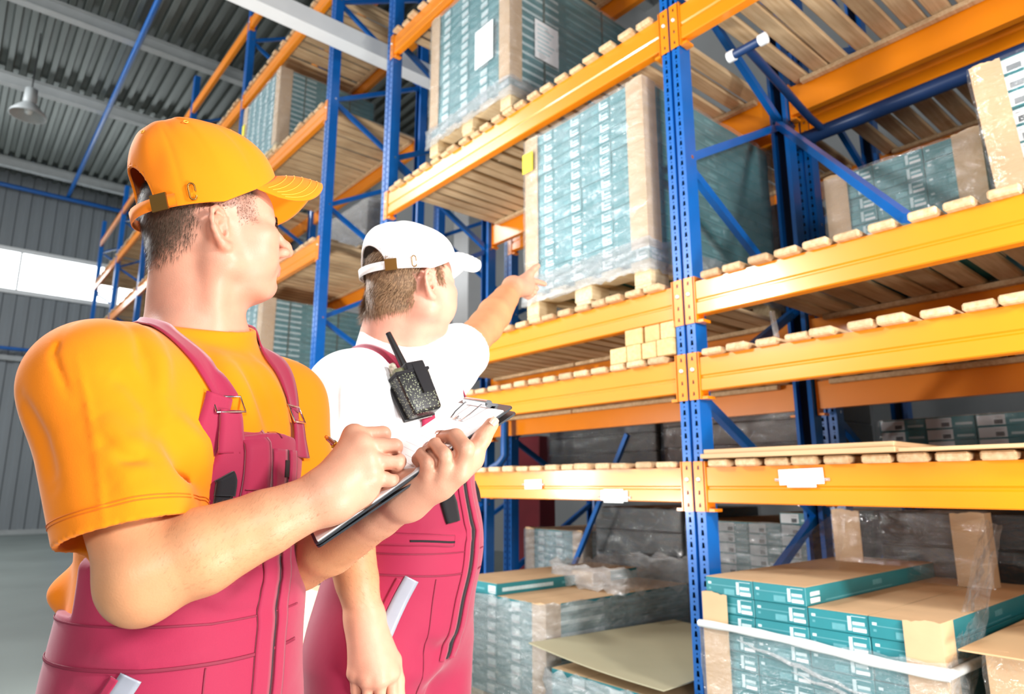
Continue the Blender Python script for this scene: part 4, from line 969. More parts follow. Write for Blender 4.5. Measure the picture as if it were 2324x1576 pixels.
def sleeve(a, b, ra, rb, nh=None, th=0.0075, depth=0.05):
    """open-ended sleeve from a to the hem at b"""
    a = np.asarray(a, float); b = np.asarray(b, float); ax = (b-a)/np.linalg.norm(b-a); nh = ax if nh is None else np.asarray(nh, float)/np.linalg.norm(nh); L = np.linalg.norm(b-a)
    def f(P):
        v = P-a; t = np.clip(v@ax, 0, L*1.4); d = np.sqrt(((v-t[:, None]*ax)**2).sum(1)); r = ra+(rb-ra)*t/L; pl = (P-b)@nh
        return np.maximum(np.maximum(d-r, pl), -np.maximum(d-r+th, -(pl+depth)))
    m = max(ra, rb)+0.06; return f, np.minimum(a, b)-m, np.maximum(a, b)+m
def folds(S, items, snap=True):
    """raised (amp > 0) or pressed-in (amp < 0) cloth folds along short curved lines"""
    L = []
    for it in items:
        pts, w, amp = np.array(it[0], float), it[1], it[2]
        if snap: pts = S.snap(pts, 0.0, 4)
        L.append((pts, w, amp))
    def f(P):
        e = np.zeros(len(P))
        for pts, w, amp in L:
            lo, hi = pts.min(0)-3*w, pts.max(0)+3*w; m = np.all((P > lo) & (P < hi), axis=1)
            if not m.any(): continue
            Q = P[m]; best = np.full(len(Q), 9.0); tt = np.zeros(len(Q)); n = len(pts)-1
            for i in range(n):
                ba = pts[i+1]-pts[i]; t = np.clip(((Q-pts[i])@ba)/(ba@ba), 0, 1); d = np.linalg.norm(Q-pts[i]-t[:, None]*ba, axis=1); u = d < best; best[u] = d[u]; tt[u] = (i+t[u])/n
            e[m] -= 1.7*amp*np.exp(-(best/w)**2)*np.sin(np.pi*np.clip(tt, 0.03, 0.97))**0.6
        return e
    S.fn(f, (-9, -9, -9), (9, 9, 9), op='x'); S.pr[-1].op = '+'
def not_ear(L): return 1-((np.abs(L[:, 1]) > 0.0685)*(np.abs(L[:, 0]+0.010) < 0.031)*(np.abs(L[:, 2]) < 0.036))*1.0
def skin_cols(H, base, lipc, hairc, hairmask, hands=(), brow=True):
    def f(V):
        c = np.repeat(base[None], len(V), 0).copy(); L = H.inv(V); x, y, z = L.T
        arm = sm01(np.linalg.norm(V-H.c, axis=1), 0.20, 0.32)[:, None]
        for hc in hands: arm = arm*(0.25+0.75*sm01(np.linalg.norm(V-hc, axis=1), 0.07, 0.20))[:, None]
        c = c*(1-arm)+TAN*arm
        red = A3(1.0, 0.72, 0.66)
        ear = np.exp(-(((x+0.012)/0.03)**2+((np.abs(y)-0.085)/0.016)**2+(z/0.035)**2)); c *= 1-(ear*0.5)[:, None]*(1-red)
        chk = np.exp(-(((x-0.06)/0.03)**2+((np.abs(y)-0.05)/0.03)**2+((z+0.025)/0.03)**2)); c *= 1-(chk*0.35)[:, None]*(1-red)
        nose = np.exp(-(((x-0.115)/0.02)**2+(y/0.02)**2+((z+0.022)/0.02)**2)); c *= 1-(nose*0.4)[:, None]*(1-red)
        lip = sm01(x, 0.084, 0.092)*np.exp(-((z+0.0595)/0.0085)**4)*(np.abs(y) < 0.024); c = c*(1-lip[:, None]*0.75)+lipc*lip[:, None]*0.75
        if brow:
            b = sm01(x, 0.07, 0.078)*np.exp(-((z-0.0225+0.12*np.abs(np.abs(y)-0.03))/0.0042)**2)*sm01(0.052-np.abs(y), 0, 0.01)*sm01(np.abs(y), 0.008, 0.014); c = c*(1-b[:, None]*0.8)+hairc*b[:, None]*0.8
        m = (hairmask(L)*not_ear(L))[:, None]; far = (np.linalg.norm(L, axis=1) < 0.2)[:, None]; m = m*far
        return c*(1-m)+hairc*m
    return f
def hand_fingers(S, chains, r0, k=0.006):
    for pts, rs in chains:
        for i in range(len(pts)-1): S.cone(pts[i], pts[i+1], rs[i], rs[i+1], 0.0028)
def grooves(S, ch, r=0.0022):
    """keeps neighbouring fingers apart"""
    for (a, _), (b, _) in zip(ch[:-1], ch[1:]):
        for i in range(min(len(a), len(b))-1):
            if i == 0: p, q = a[0]*0.35+a[1]*0.65, b[0]*0.35+b[1]*0.65
            else: p, q = a[i], b[i]
            u = (p+q)/2; v = (a[i+1]+b[i+1])/2; o = A3(0, -0.008, 0.0); S.cone(u+o, v+o, r, r*1.3, 0.004, 's'); S.cone(u+o*0.2, v+o*0.2, r*0.8, r, 0.003, 's')
def nail(parent, feet, p, d, n, w=0.0058, l=0.010):
    """finger nail: small curved plate at p, d towards the tip, n outwards"""
    p, d, n = (np.asarray(q, float) for q in (p, d, n)); d /= np.linalg.norm(d); n = n-d*(n@d); n /= np.linalg.norm(n); x = np.cross(d, n); mb = MB(); vs = []
    for j in range(6):
        for i in range(7):
            u = -1+2*i/6; v = j/5; ww = w*(1-0.25*(v-0.5)**2*2*(v > 0.5)); vs.append(p+x*u*ww+d*(v-0.5)*l*(1-0.12*u*u)+n*(0.0016-0.0026*u*u-0.0008*(v-0.3)**2))
    mb.add([tuple(q-feet) for q in vs], [(j*7+i, j*7+i+1, (j+1)*7+i+1, (j+1)*7+i) for j in range(5) for i in range(6)], 0, True); return mb.build('finger_nail', M['nail'], parent)
def shoes(t, feet, parent, side, lx=0.0):
    S = Solid(); a = t(-0.06+lx, side*0.105, 0.05); b = t(0.15+lx, side*0.12, 0.035); S.cone(a, b, 0.045, 0.036, 0.02); S.cone(t(-0.05+lx, side*0.105, 0.05), t(-0.04+lx, side*0.10, 0.16), 0.047, 0.045, 0.03)
    S.fn(lambda P: 0.004-P[:, 2], (-9,)*3, (9,)*3, 0.004, 'x'); o, _, _ = make('boot', S, 0.007, M['blackcloth'], parent, feet); return o
def buckle(parent, feet, c, up, side, w=0.034, h=0.026, r=0.0016):
    c, up, side = (np.asarray(q, float) for q in (c, up, side)); mb = MB()
    cr = [c+side*sx*w/2+up*sy*h/2 for sx, sy in ((-1, -1), (1, -1), (1, 1), (-1, 1), (-1, -1))]; mb.tube([tuple(q-feet) for q in cr], r, 8); return mb.build('buckle', M['chrome'], parent)
# ------------------------------------------------------------------ first man: orange cap and T-shirt, writing
def man_one():
    feet = A3(-0.47, 1.02, 0.0); a = math.radians(68); f = A3(math.sin(a), -math.cos(a), 0); l = A3(math.cos(a), math.sin(a), 0)
    t = lambda x, y, z: feet*A3(1, 1, 0)+f*x+l*y+A3(0, 0, z); R = rot_frame(f)
    sr, sl = t(0.012, -0.182, 1.368), t(0.03, 0.130, 1.375)
    ang = math.radians(38); pt = math.radians(16); H = Head((-0.470, 1.0, 1.6234), (math.cos(ang)*math.cos(pt), math.sin(ang)*math.cos(pt), math.sin(pt)), (0, 0, 1), 1.0)
    # ---- limbs
    er = A3(-0.4147,0.7900,1.1496); wr = A3(-0.2287,0.8680,1.2396); el = A3(-0.335, 1.10, 1.135); wl = A3(-0.1423,0.9350,1.2371)
    # ---- body (skin)
    S = Solid(); H.build(S)
    nb = t(-0.022, 0.0, 1.462)
    S.cone(H.to((-0.022, 0, -0.02)), nb, 0.055, 0.066, 0.03)
    for y in (-1, 1): S.cone(H.to((-0.018, y*0.056, -0.032)), t(0.030, y*0.020, 1.445), 0.0125, 0.010, 0.022)
    S.cone(H.to((-0.055, 0, -0.01)), t(-0.075, 0, 1.45), 0.034, 0.045, 0.03)
    for e in (sr, sl): S.cone(nb, e, 0.05, 0.045, 0.03)
    S.cone(nb, t(0, 0, 1.0), 0.07, 0.09, 0.03)
    S.chain([sr, sr*0.45+er*0.55, er], [0.050, 0.050, 0.043], 0.03)
    fa = er*0.72+wr*0.28; S.chain([er, fa, er*0.38+wr*0.62, wr*0.9+er*0.1, wr], [0.0450, 0.0500, 0.0395, 0.0325, 0.0312], 0.02)
    S.cone(er+A3(-0.004, 0.0, -0.012), er+A3(-0.002, 0, -0.016), 0.034, 0.034, 0.02)
    S.chain([sl, sl*0.45+el*0.55, el], [0.050, 0.048, 0.042], 0.03)
    S.chain([el, el*0.7+wl*0.3, wl*0.75+el*0.25, wl], [0.044, 0.048, 0.035, 0.029], 0.02)
    # right hand, closed round the pen
    mi, mm, mr_, mp = A3(-0.2114,0.9030,1.3153), A3(-0.1984,0.8900,1.3011), A3(-0.1893,0.8840,1.2820), A3(-0.1846,0.8820,1.2612)
    heel = A3(-0.1955,0.8950,1.2393)
    for q, r_ in ((mi, 0.0145), (mm, 0.0142), (mr_, 0.0138), (mp, 0.0130)): S.cone(wr, q, 0.027, r_, 0.02)
    S.cone(wr, heel, 0.024, 0.019, 0.015); S.cone(heel, mp, 0.018, 0.014, 0.015)
    for q in (mi, mm, mr_, mp): S.cone(q, q+A3(0, -0.002, 0.001), 0.0135, 0.0135, 0.010)
    hf = [([mi, A3(-0.1767,0.9220,1.3191), A3(-0.1796,0.9500,1.3052), A3(-0.1938,0.9620,1.2898)], [0.0125, 0.0112, 0.0095, 0.0085]),
          ([mm, A3(-0.1576,0.9060,1.3009), A3(-0.1640,0.9350,1.2875), A3(-0.1795,0.9420,1.2781)], [0.0125, 0.0114, 0.0098, 0.0088]),
          ([mr_, A3(-0.1507,0.8970,1.2813), A3(-0.1605,0.9220,1.2693), A3(-0.1738,0.9280,1.2623)], [0.0122, 0.0110, 0.0095, 0.0085]),
          ([mp, A3(-0.1579,0.8930,1.2579), A3(-0.1648,0.9080,1.2471), A3(-0.1753,0.9140,1.2448)], [0.0112, 0.0100, 0.0088, 0.0080])]
    hand_fingers(S, hf, 0)
    grooves(S, hf)
    S.chain([wr*0.6+mi*0.4, A3(-0.2258,0.9350,1.2845), A3(-0.2096,0.9650,1.2949), A3(-0.1956,0.9720,1.2852)], [0.020, 0.0165, 0.0125, 0.0105], 0.012)
    # left hand under the board, three fingers over its near edge, thumb along it
    lp, lr, lm, li = A3(-0.1265,0.9180,1.2471), A3(-0.1129,0.9030,1.2506), A3(-0.0927,0.8980,1.2562), A3(-0.0708,0.8970,1.2688)
    for q, r_ in ((lp, 0.013), (lr, 0.0130), (lm, 0.0132), (li, 0.0130)): S.cone(wl, q, 0.026, r_, 0.018)
    lf = [([lr, A3(-0.1070,0.8820,1.2786), A3(-0.1171,0.8960,1.2899), A3(-0.1263,0.9130,1.2848)], [0.0125, 0.0116, 0.0104, 0.0092]),
          ([lm, A3(-0.0867,0.8780,1.2874), A3(-0.1001,0.8930,1.3013), A3(-0.1124,0.9130,1.2977)], [0.0130, 0.0124, 0.0112, 0.0096]),
          ([li, A3(-0.0608,0.8800,1.2966), A3(-0.0748,0.8940,1.3135), A3(-0.0954,0.9180,1.3146)], [0.0130, 0.0124, 0.0112, 0.0092]),
          ([lp, A3(-0.1267,0.9350,1.2565), A3(-0.1215,0.9550,1.2627)], [0.0115, 0.0105, 0.0095])]
    hand_fingers(S, lf, 0)
    grooves(S, lf[:3])
    th = [A3(-0.0956,0.9150,1.2529), A3(-0.0571,0.9150,1.2867), A3(-0.0407,0.9150,1.3126), A3(-0.0277,0.9180,1.3320)]
    S.chain(th, [0.021, 0.0150, 0.0118, 0.0098], 0.014); S.cone(li, th[1], 0.013, 0.012, 0.015); S.cone(wl, th[1], 0.022, 0.014, 0.015)
    hairc = A3(*srgb(74, 60, 52)[:3])
    def hm(L):
        x, y, z = L.T; ay = np.abs(y)
        back = sm01(-x+0.6*z, 0.030, 0.085)*sm01(z, -0.045, 0.0)
        side = sm01(z+0.25*(x+0.01), 0.018, 0.034)*sm01(0.062-x, 0.0, 0.02)
        burn = np.exp(-((x-0.022)/0.013)**2)*sm01(z, -0.005, 0.03)*0.6
        top = sm01(z, 0.05, 0.06)*sm01(0.07-x, 0, 0.02)
        return np.clip(np.maximum(np.maximum(back*0.85, side*0.45), np.maximum(burn*0.40, top)), 0, 0.92)
    lo, hi = S.bounds()
    me, V, Q = make('person', S, 0.0027, M['skin'], None, feet, skin_cols(H, SKIN, A3(*srgb(196, 116, 108)[:3]), hairc, hm, (mm, lm)), 1)
    me.location = W(*feet); me.rotation_euler[2] = FRZ
    tag(me, 'man in orange cap, orange T-shirt and crimson bib overalls writing on a clipboard', 'person')
    # ---- T-shirt
    T_ = Solid()
    T_.ell(t(0.012, -0.02, 1.27), (0.135, 0.155, 0.18), R, 0.04); T_.cone(sr, sl, 0.066, 0.066, 0.06)
    for e, y in ((sr, -1), (sl, 1)): T_.cone(t(-0.035, y*0.030, 1.466), e+A3(0, 0, 0.012), 0.046, 0.052, 0.04)
    T_.ell(t(0.015, 0, 1.09), (0.128, 0.165, 0.20), R, 0.05); T_.ell(t(0.0, 0, 0.98), (0.118, 0.165, 0.14), R, 0.05)
    T_.ell(t(-0.080, -0.070, 1.110), (0.042, 0.075, 0.036), R, 0.03)
    core = Solid(); core.pr = [p for p in T_.pr[:-1]]
    # collar
    nd = H.to((-0.02, 0, -0.06))-nb; nd = nd/np.linalg.norm(nd); cb_ = nb+nd*0.002
    T_.cone(cb_-nd*0.03, cb_+nd*0.034, 0.090, 0.0800, 0.02); 
    hr = sr*0.21+er*0.79+A3(-0.006, 0.006, 0); T_.fn(*sleeve(sr+A3(0.0, 0, 0.006), hr, 0.080, 0.0765, nh=A3(0.30, -0.10, -1.0)), 0.045, 'u')
    hl = sl*0.30+el*0.70+A3(0.01, -0.012, 0.0); T_.fn(*sleeve(sl+A3(0, 0, 0.006), hl, 0.072, 0.072), 0.04, 'u')
    T_.cone(nb-nd*0.01, nb+nd*0.12, 0.0710, 0.0690, 0.003, 's')
    T_.fn(lambda P: np.minimum(((P-cb_)@nd)-0.036, 0.125-np.linalg.norm((P-cb_)-((P-cb_)@nd)[:, None]*nd, axis=1)), (-9,)*3, (9,)*3, 0.004, 'x')
    p = lambda x, y, z: t(x, y, z)
    folds(T_, [([A3(-0.4085,0.7800,1.3014), A3(-0.4308,0.8000,1.3393), A3(-0.4525,0.7900,1.3698), A3(-0.4739,0.7800,1.3787)], 0.012, -0.006),
               ([A3(-0.4103,0.7700,1.2957), A3(-0.4270,0.7400,1.3059), A3(-0.4632,0.7300,1.3339)], 0.016, 0.006), ([A3(-0.4001,0.7700,1.2710), A3(-0.4132,0.7300,1.2769), A3(-0.4538,0.7300,1.2981)], 0.014, 0.005),
               ([A3(-0.4064,0.7700,1.2833), A3(-0.4172,0.7300,1.2910), A3(-0.4586,0.7300,1.3171)], 0.010, -0.005), ([A3(-0.3951,0.7800,1.2466), A3(-0.4061,0.7400,1.2491), A3(-0.4255,0.7300,1.2606)], 0.014, 0.0035),
               ([A3(-0.4081,0.8000,1.3235), A3(-0.4053,0.8200,1.2776), A3(-0.4195,0.8400,1.2410)], 0.016, -0.009), ([A3(-0.4037,0.8200,1.3416), A3(-0.4148,0.8700,1.2960), A3(-0.4169,0.8800,1.2406)], 0.015, 0.006),
               ([A3(-0.5000,0.8600,1.4448), A3(-0.4613,0.8400,1.4000), A3(-0.4298,0.8200,1.3579)], 0.013, 0.005), ([A3(-0.5164,0.8500,1.4367), A3(-0.4722,0.8200,1.3964), A3(-0.4406,0.8100,1.3566)], 0.010, -0.004),
               ([A3(-0.4010,0.9300,1.4415), A3(-0.3705,0.9300,1.3723), A3(-0.3413,0.9300,1.3112)], 0.014, 0.005), ([A3(-0.3836,0.9500,1.4391), A3(-0.3533,0.9500,1.3750), A3(-0.3247,0.9500,1.3249)], 0.012, -0.004),
               ([A3(-0.4288,0.9200,1.4520), A3(-0.3969,0.9000,1.3985), A3(-0.3675,0.9000,1.3327)], 0.012, -0.004), ([A3(-0.3837,1.0000,1.4490), A3(-0.3454,1.0000,1.3815), A3(-0.3147,1.0000,1.3159)], 0.014, 0.005),
               ([A3(-0.5688,0.7800,1.3526), A3(-0.5345,0.7600,1.3001), A3(-0.5065,0.7400,1.2514)], 0.010, -0.006), ([A3(-0.5057,0.7600,1.4013), A3(-0.4523,0.7200,1.2974), A3(-0.4238,0.7100,1.1940)], 0.0035, 0.0022),
               ([A3(-0.5368,0.8200,1.4301), A3(-0.5315,0.7900,1.3911), A3(-0.5039,0.7600,1.3500)], 0.004, -0.003)])
    ts, _, _ = make('t_shirt', T_, 0.0033, M['tee_orange'], me, feet, None, 1)
    for off in (0.022, 0.026):      # hem stitching of the near sleeve
        ax = (hr-sr)/np.linalg.norm(hr-sr); nh = A3(0.30, -0.10, -1.0); nh /= np.linalg.norm(nh); x = np.cross(ax, A3(0, 1, 0)); x /= np.linalg.norm(x); yv = np.cross(ax, x); ring = []
        for i in range(60):
            q = 2*math.pi*i/60; d = x*math.cos(q)+yv*math.sin(q); pt = hr+d*0.09; pt = pt-ax*(((pt-hr)@nh+off)/(ax@nh)); ring.append(pt)
        ring = T_.snap(np.array(ring), 0.0004, 4); mb = MB(); mb.tube([tuple(q-feet) for q in ring], 0.0007, 5); mb.build('sleeve_stitching', mat('orange_thread', srgb(214, 108, 4), 0.7) if off == 0.022 else bpy.data.materials['orange_thread'], ts)
    # ---- overalls
    O = Solid(); O.fn(lambda P: core(P)-0.010, *core.bounds(), 0.02, 'u')
    O.ell(t(0.012, 0, 0.96), (0.130, 0.165, 0.13), R, 0.04)
    for y in (-1, 1): O.chain([t(0.012, y*0.080, 0.90), t(0.015, y*0.095, 0.50), t(-0.005, y*0.105, 0.07)], [0.110, 0.086, 0.078], 0.04)
    zw, zt = 1.095, 1.318
    def keep(P):
        v = P-t(0, 0, 0); x, y, z = v@f, v@l, P[:, 2]; hw = 0.088+np.maximum(zt-z, 0)*0.36+np.maximum(zt-0.12-z, 0)*0.6
        top = zt+0.006*np.cos(y*30)
        return np.minimum(z-zw, np.maximum(np.maximum(z-top, np.abs(y)-hw), 0.0-x))
    O.fn(keep, (-9,)*3, (9,)*3, 0.004, 'x')
    folds(O, [([t(0.14, -0.14, 1.16), t(0.15, -0.05, 1.13), t(0.15, 0.05, 1.13)], 0.012, 0.004), ([t(0.14, -0.16, 1.11), t(0.15, -0.07, 1.085), t(0.15, 0.05, 1.09)], 0.012, -0.003),
              ([t(0.05, -0.19, 1.06), t(0.1, -0.15, 1.04), t(0.14, -0.08, 1.05)], 0.013, 0.004), ([t(0.02, -0.19, 1.02), t(0.08, -0.17, 0.99), t(0.13, -0.1, 0.98)], 0.012, -0.003),
              ([t(0.15, -0.02, 1.25), t(0.15, -0.03, 1.20), t(0.15, -0.05, 1.15)], 0.012, 0.004)])
    ov, _, _ = make('overalls', O, 0.0036, M['overall'], me, feet, None, 1)
    rb = lambda n, pts, w, th, m, par=ov, off=0.0006, k=30, S_=O: ribbon(n, S_, pts, w, th, m, par, feet, off, k)
    # waistband and its stitching, pockets, zips
    rb('waistband', [t(-0.10, -0.17, 1.045), t(0.03, -0.19, 1.040), t(0.12, -0.13, 1.035), t(0.15, -0.03, 1.033), t(0.15, 0.07, 1.035)], 0.004, 0.0012, M['seam'])
    rb('waist_seam', [t(-0.10, -0.17, 1.092), t(0.03, -0.19, 1.088), t(0.12, -0.13, 1.083), t(0.15, -0.03, 1.081), t(0.15, 0.07, 1.083)], 0.0022, 0.0008, M['seam'])
    fly = [t(0.15, 0.006, 1.30), t(0.15, 0.006, 1.20), t(0.15, 0.006, 1.10), t(0.15, 0.004, 1.0), t(0.14, 0.0, 0.90)]
    rb('zip_flap', [q-l*0.012+f*0.0 for q in fly], 0.030, 0.0030, M['overall'], k=40); rb('zip', fly, 0.014, 0.0016, M['blackcloth'], k=40)
    rb('zip_flap', [q+l*0.020 for q in fly], 0.020, 0.0040, M['overall'], k=40)
    mb = MB(); zp = O.snap(np.array([t(0.15, 0.006, 1.285), t(0.15, 0.006, 1.262)]), 0.004); mb.bar(tuple(zp[0]-feet), tuple(zp[1]-feet), 0.008, 0.003, up=tuple(f)); mb.build('zip_pull', M['black'], ov)
    rb('chest_pocket', [t(0.13, -0.044, 1.315), t(0.14, -0.044, 1.26), t(0.14, -0.046, 1.17)], [0.040, 0.044, 0.048], 0.0045, M['overall'])
    rb('pocket_stitching', [t(0.13, -0.029, 1.31), t(0.14, -0.028, 1.26), t(0.14, -0.028, 1.17)], 0.0012, 0.0054, M['seam'])
    rb('pocket_flap', [t(0.13, -0.044, 1.245), t(0.13, -0.044, 1.215)], 0.030, 0.0058, M['overall'], k=10); rb('pocket_flap_seam', [t(0.13, -0.060, 1.247), t(0.13, -0.044, 1.247), t(0.13, -0.028, 1.247)], 0.0014, 0.0066, M['seam'], k=12)
    pp = rb('pen_pouch', [t(0.12, -0.080, 1.258), t(0.12, -0.082, 1.22), t(0.12, -0.084, 1.17)], 0.022, 0.0060, M['blackcloth'])[0]
    rb('pouch_band', [t(0.12, -0.080, 1.262), t(0.12, -0.0805, 1.240)], 0.025, 0.0085, M['blackcloth'], k=8)
    rb('bib_top_seam', [t(0.12, -0.105, 1.308), t(0.13, -0.05, 1.310), t(0.14, 0.0, 1.310)], 0.0014, 0.0008, M['seam'])
    rb('side_seam', [t(0.03, -0.15, 1.13), t(0.08, -0.13, 1.20), t(0.11, -0.112, 1.27)], 0.0014, 0.0008, M['seam'])
    # lower pocket zips
    rb('pocket_welt', [t(0.07, -0.17, 1.142), t(0.12, -0.12, 1.145), t(0.15, -0.06, 1.152)], 0.020, 0.0024, M['overall']); rb('pocket_zip', [t(0.09, -0.155, 1.140), t(0.125, -0.11, 1.143), t(0.15, -0.065, 1.149)], 0.0045, 0.0034, M['blackcloth'])
    rb('mesh_pocket', [t(0.10, -0.15, 1.185), t(0.13, -0.10, 1.19), t(0.145, -0.06, 1.20)], [0.012, 0.03, 0.022], 0.004, M['blackcloth'])
    rb('reflective_strip', [t(0.09, -0.155, 1.03), t(0.06, -0.17, 0.97), t(0.03, -0.185, 0.88)], 0.026, 0.0014, M['reflect'])
    rb('pocket_edge', [t(0.075, -0.165, 1.03), t(0.045, -0.18, 0.97), t(0.012, -0.195, 0.88)], 0.010, 0.0022, M['overall'])
    rb('trouser_seam', [t(0.13, -0.085, 1.03), t(0.13, -0.09, 0.9), t(0.12, -0.095, 0.8)], 0.0016, 0.0008, M['seam'])
    # straps with buckles
    for y, sh in ((-1, sr), (1, sl)):
        y1, y2 = (0.076, 0.118) if y < 0 else (0.055, 0.080); top = [t(0.12, y*y1, 1.365), t(0.10, y*(y1*.7+y2*.3), 1.41), t(0.06, y*(y1*.3+y2*.7), 1.46), t(0.0, y*y2, 1.50), t(-0.05, y*y2, 1.50), t(-0.11, y*0.06, 1.42), t(-0.14, y*0.03, 1.32), t(-0.14, y*0.02, 1.15)]
        st, pts, N = ribbon('strap', T_, top, 0.036, 0.0025, M['overall'], ov, feet, 0.0022, 60)
        low = [t(0.13, y*y1*1.02, 1.29), t(0.125, y*y1*1.01, 1.318), t(0.12, y*y1, 1.345)]
        tb, p2, n2 = ribbon('strap_tab', T_, low, [0.040, 0.032, 0.030], 0.004, M['overall'], ov, feet, 0.006, 14)
        rt, p3, n3 = ribbon('strap_return', core, [t(0.09, y*(y1+0.038), 1.22), t(0.105, y*(y1+0.026), 1.29), t(0.115, y*(y1+0.010), 1.368)], [0.034, 0.034, 0.036], 0.002, M['overall'], ov, feet, 0.0028, 20)
        c = (pts[0]+p2[-1])/2+N[0]*0.005; up = pts[0]-p2[-1]; up /= np.linalg.norm(up); sd = np.cross(up, N[0]); buckle(ov, feet, c, up, sd, 0.040, np.linalg.norm(pts[0]-p2[-1])+0.008)
    for y in (-1, 1): shoes(t, feet, me, y)
    # ---- cap, hair, eyes, nails
    cap_parts(H, M['cap_orange'], me, feet, M['stitch_o'], dz=0.002)
    arm_hair(S, V, me, feet, [(er, wr), (el, wl)])
    L = H.inv(V); nv = S.grad(V[:1])
    msk = hm(L)*not_ear(L)*(np.linalg.norm(L, axis=1) < 0.16)*(L[:, 2] < np.where(L[:, 0] < -0.05, 0.115, 0.075)); r = np.random.default_rng(3)
    idx = np.flatnonzero((msk > 0.06)); pr_ = msk[idx]; pick = r.choice(idx, 15000, p=pr_/pr_.sum()); P = V[pick]+r.normal(0, 0.0011, (len(pick), 3)); N = S.grad(P); P = P-S(P)[:, None]*N
    dn = H.R@A3(-0.35, 0, -1.0); D = dn-N*(N@dn)[:, None]; D /= np.linalg.norm(D, axis=1, keepdims=True); D = D*0.9+N*0.38+r.normal(0, 0.12, N.shape); D /= np.linalg.norm(D, axis=1, keepdims=True)
    back = L[pick][:, 0] < -0.03
    strands('hair', P, N, D, 0.0036+0.0064*back, 0.00022, hair_mat('dark_brown_hair', srgb(70, 56, 46), srgb(104, 86, 70)), me, feet)
    x, y_, z = L.T; b = sm01(x, 0.07, 0.078)*np.exp(-((z-0.0225+0.12*np.abs(np.abs(y_)-0.03))/0.004)**2)*sm01(0.052-np.abs(y_), 0, 0.01)*(np.abs(y_) > 0.01)*(np.linalg.norm(L, axis=1) < 0.13)
    idx = np.flatnonzero(b > 0.2); pick = r.choice(idx, 900, p=b[idx]/b[idx].sum()); P = V[pick]+r.normal(0, 0.001, (900, 3)); N = S.grad(P); P = P-S(P)[:, None]*N
    sgn = np.sign(L[pick][:, 1])[:, None]; D = (H.R@A3(-0.3, 0, 0.35))[None]+sgn*(H.R@A3(0, 1, 0))[None]; D = D-N*(N*D).sum(1)[:, None]+N*0.3; D /= np.linalg.norm(D, axis=1, keepdims=True)
    strands('eyebrows', P, N, D, 0.006, 0.0003, bpy.data.materials['dark_brown_hair'], me, feet, 5)
    eyes(H, me, feet)
    for ch, nn in ((lf[1][0], None),): pass
    nail(me, feet, th[3]+A3(0.004, -0.0086, 0.003), th[3]-th[2], A3(0.55, -0.83, 0.1), 0.0062, 0.0115)
    nail(me, feet, lf[2][0][3]+A3(-0.004, -0.003, 0.0076), lf[2][0][3]-lf[2][0][2], A3(-0.2, -0.45, 0.85)); nail(me, feet, lf[1][0][3]+A3(-0.003, -0.004, 0.0080), lf[1][0][3]-lf[1][0][2], A3(-0.2, -0.45, 0.85))
    return me
def arm_hair(S, V, parent, feet, limbs, n=1700):
    r = np.random.default_rng(9); P = []; D = []
    for a, b in limbs:
        ax = (b-a)/np.linalg.norm(b-a); v = V-a; u = v@ax; d = np.linalg.norm(v-u[:, None]*ax, axis=1); L = np.linalg.norm(b-a); m = np.flatnonzero((u > 0.02) & (u < L-0.02) & (d < 0.07))
        k = r.choice(m, n); P.append(V[k]); D.append(np.repeat(ax[None], n, 0))
    P = np.concatenate(P)+r.normal(0, 0.002, (n*len(limbs), 3)); D = np.concatenate(D); N = S.grad(P); P = P-S(P)[:, None]*N; D = D-N*(N*D).sum(1)[:, None]+np.cross(N, D)*0.6+N*0.25+r.normal(0, 0.2, N.shape); D /= np.linalg.norm(D, axis=1, keepdims=True)
    mh = bpy.data.materials.get('arm_hair') or mat('arm_hair', srgb(166, 122, 90), 0.6, var=0.2); strands('arm_hair', P, N, D, 0.007, 0.00010, mh, parent, feet, 11)
def eyes(H, parent, feet):
    for y in (-1, 1):
        mb = MB(); c = H.to((0.0762, y*0.0325, 0.0022)); ax = H.R@A3(1, 0.0, 0.0); rad = 0.0122*H.s
        prof = [(rad*math.sin(math.pi*i/16), -rad*math.cos(math.pi*i/16)) for i in range(17)]; mb.lathe(tuple(c-feet), prof, 20, 0, tuple(ax)); e = mb.build('eye', M['eye'], parent)
        mb = MB(); mb.lathe(tuple(c-feet), [(0.0058*H.s, rad*0.885), (0.004*H.s, rad*0.96), (0.0, rad*1.025)], 18, 0, tuple(ax)); mb.build('iris', M['iris'], e)
m1_ = man_one()

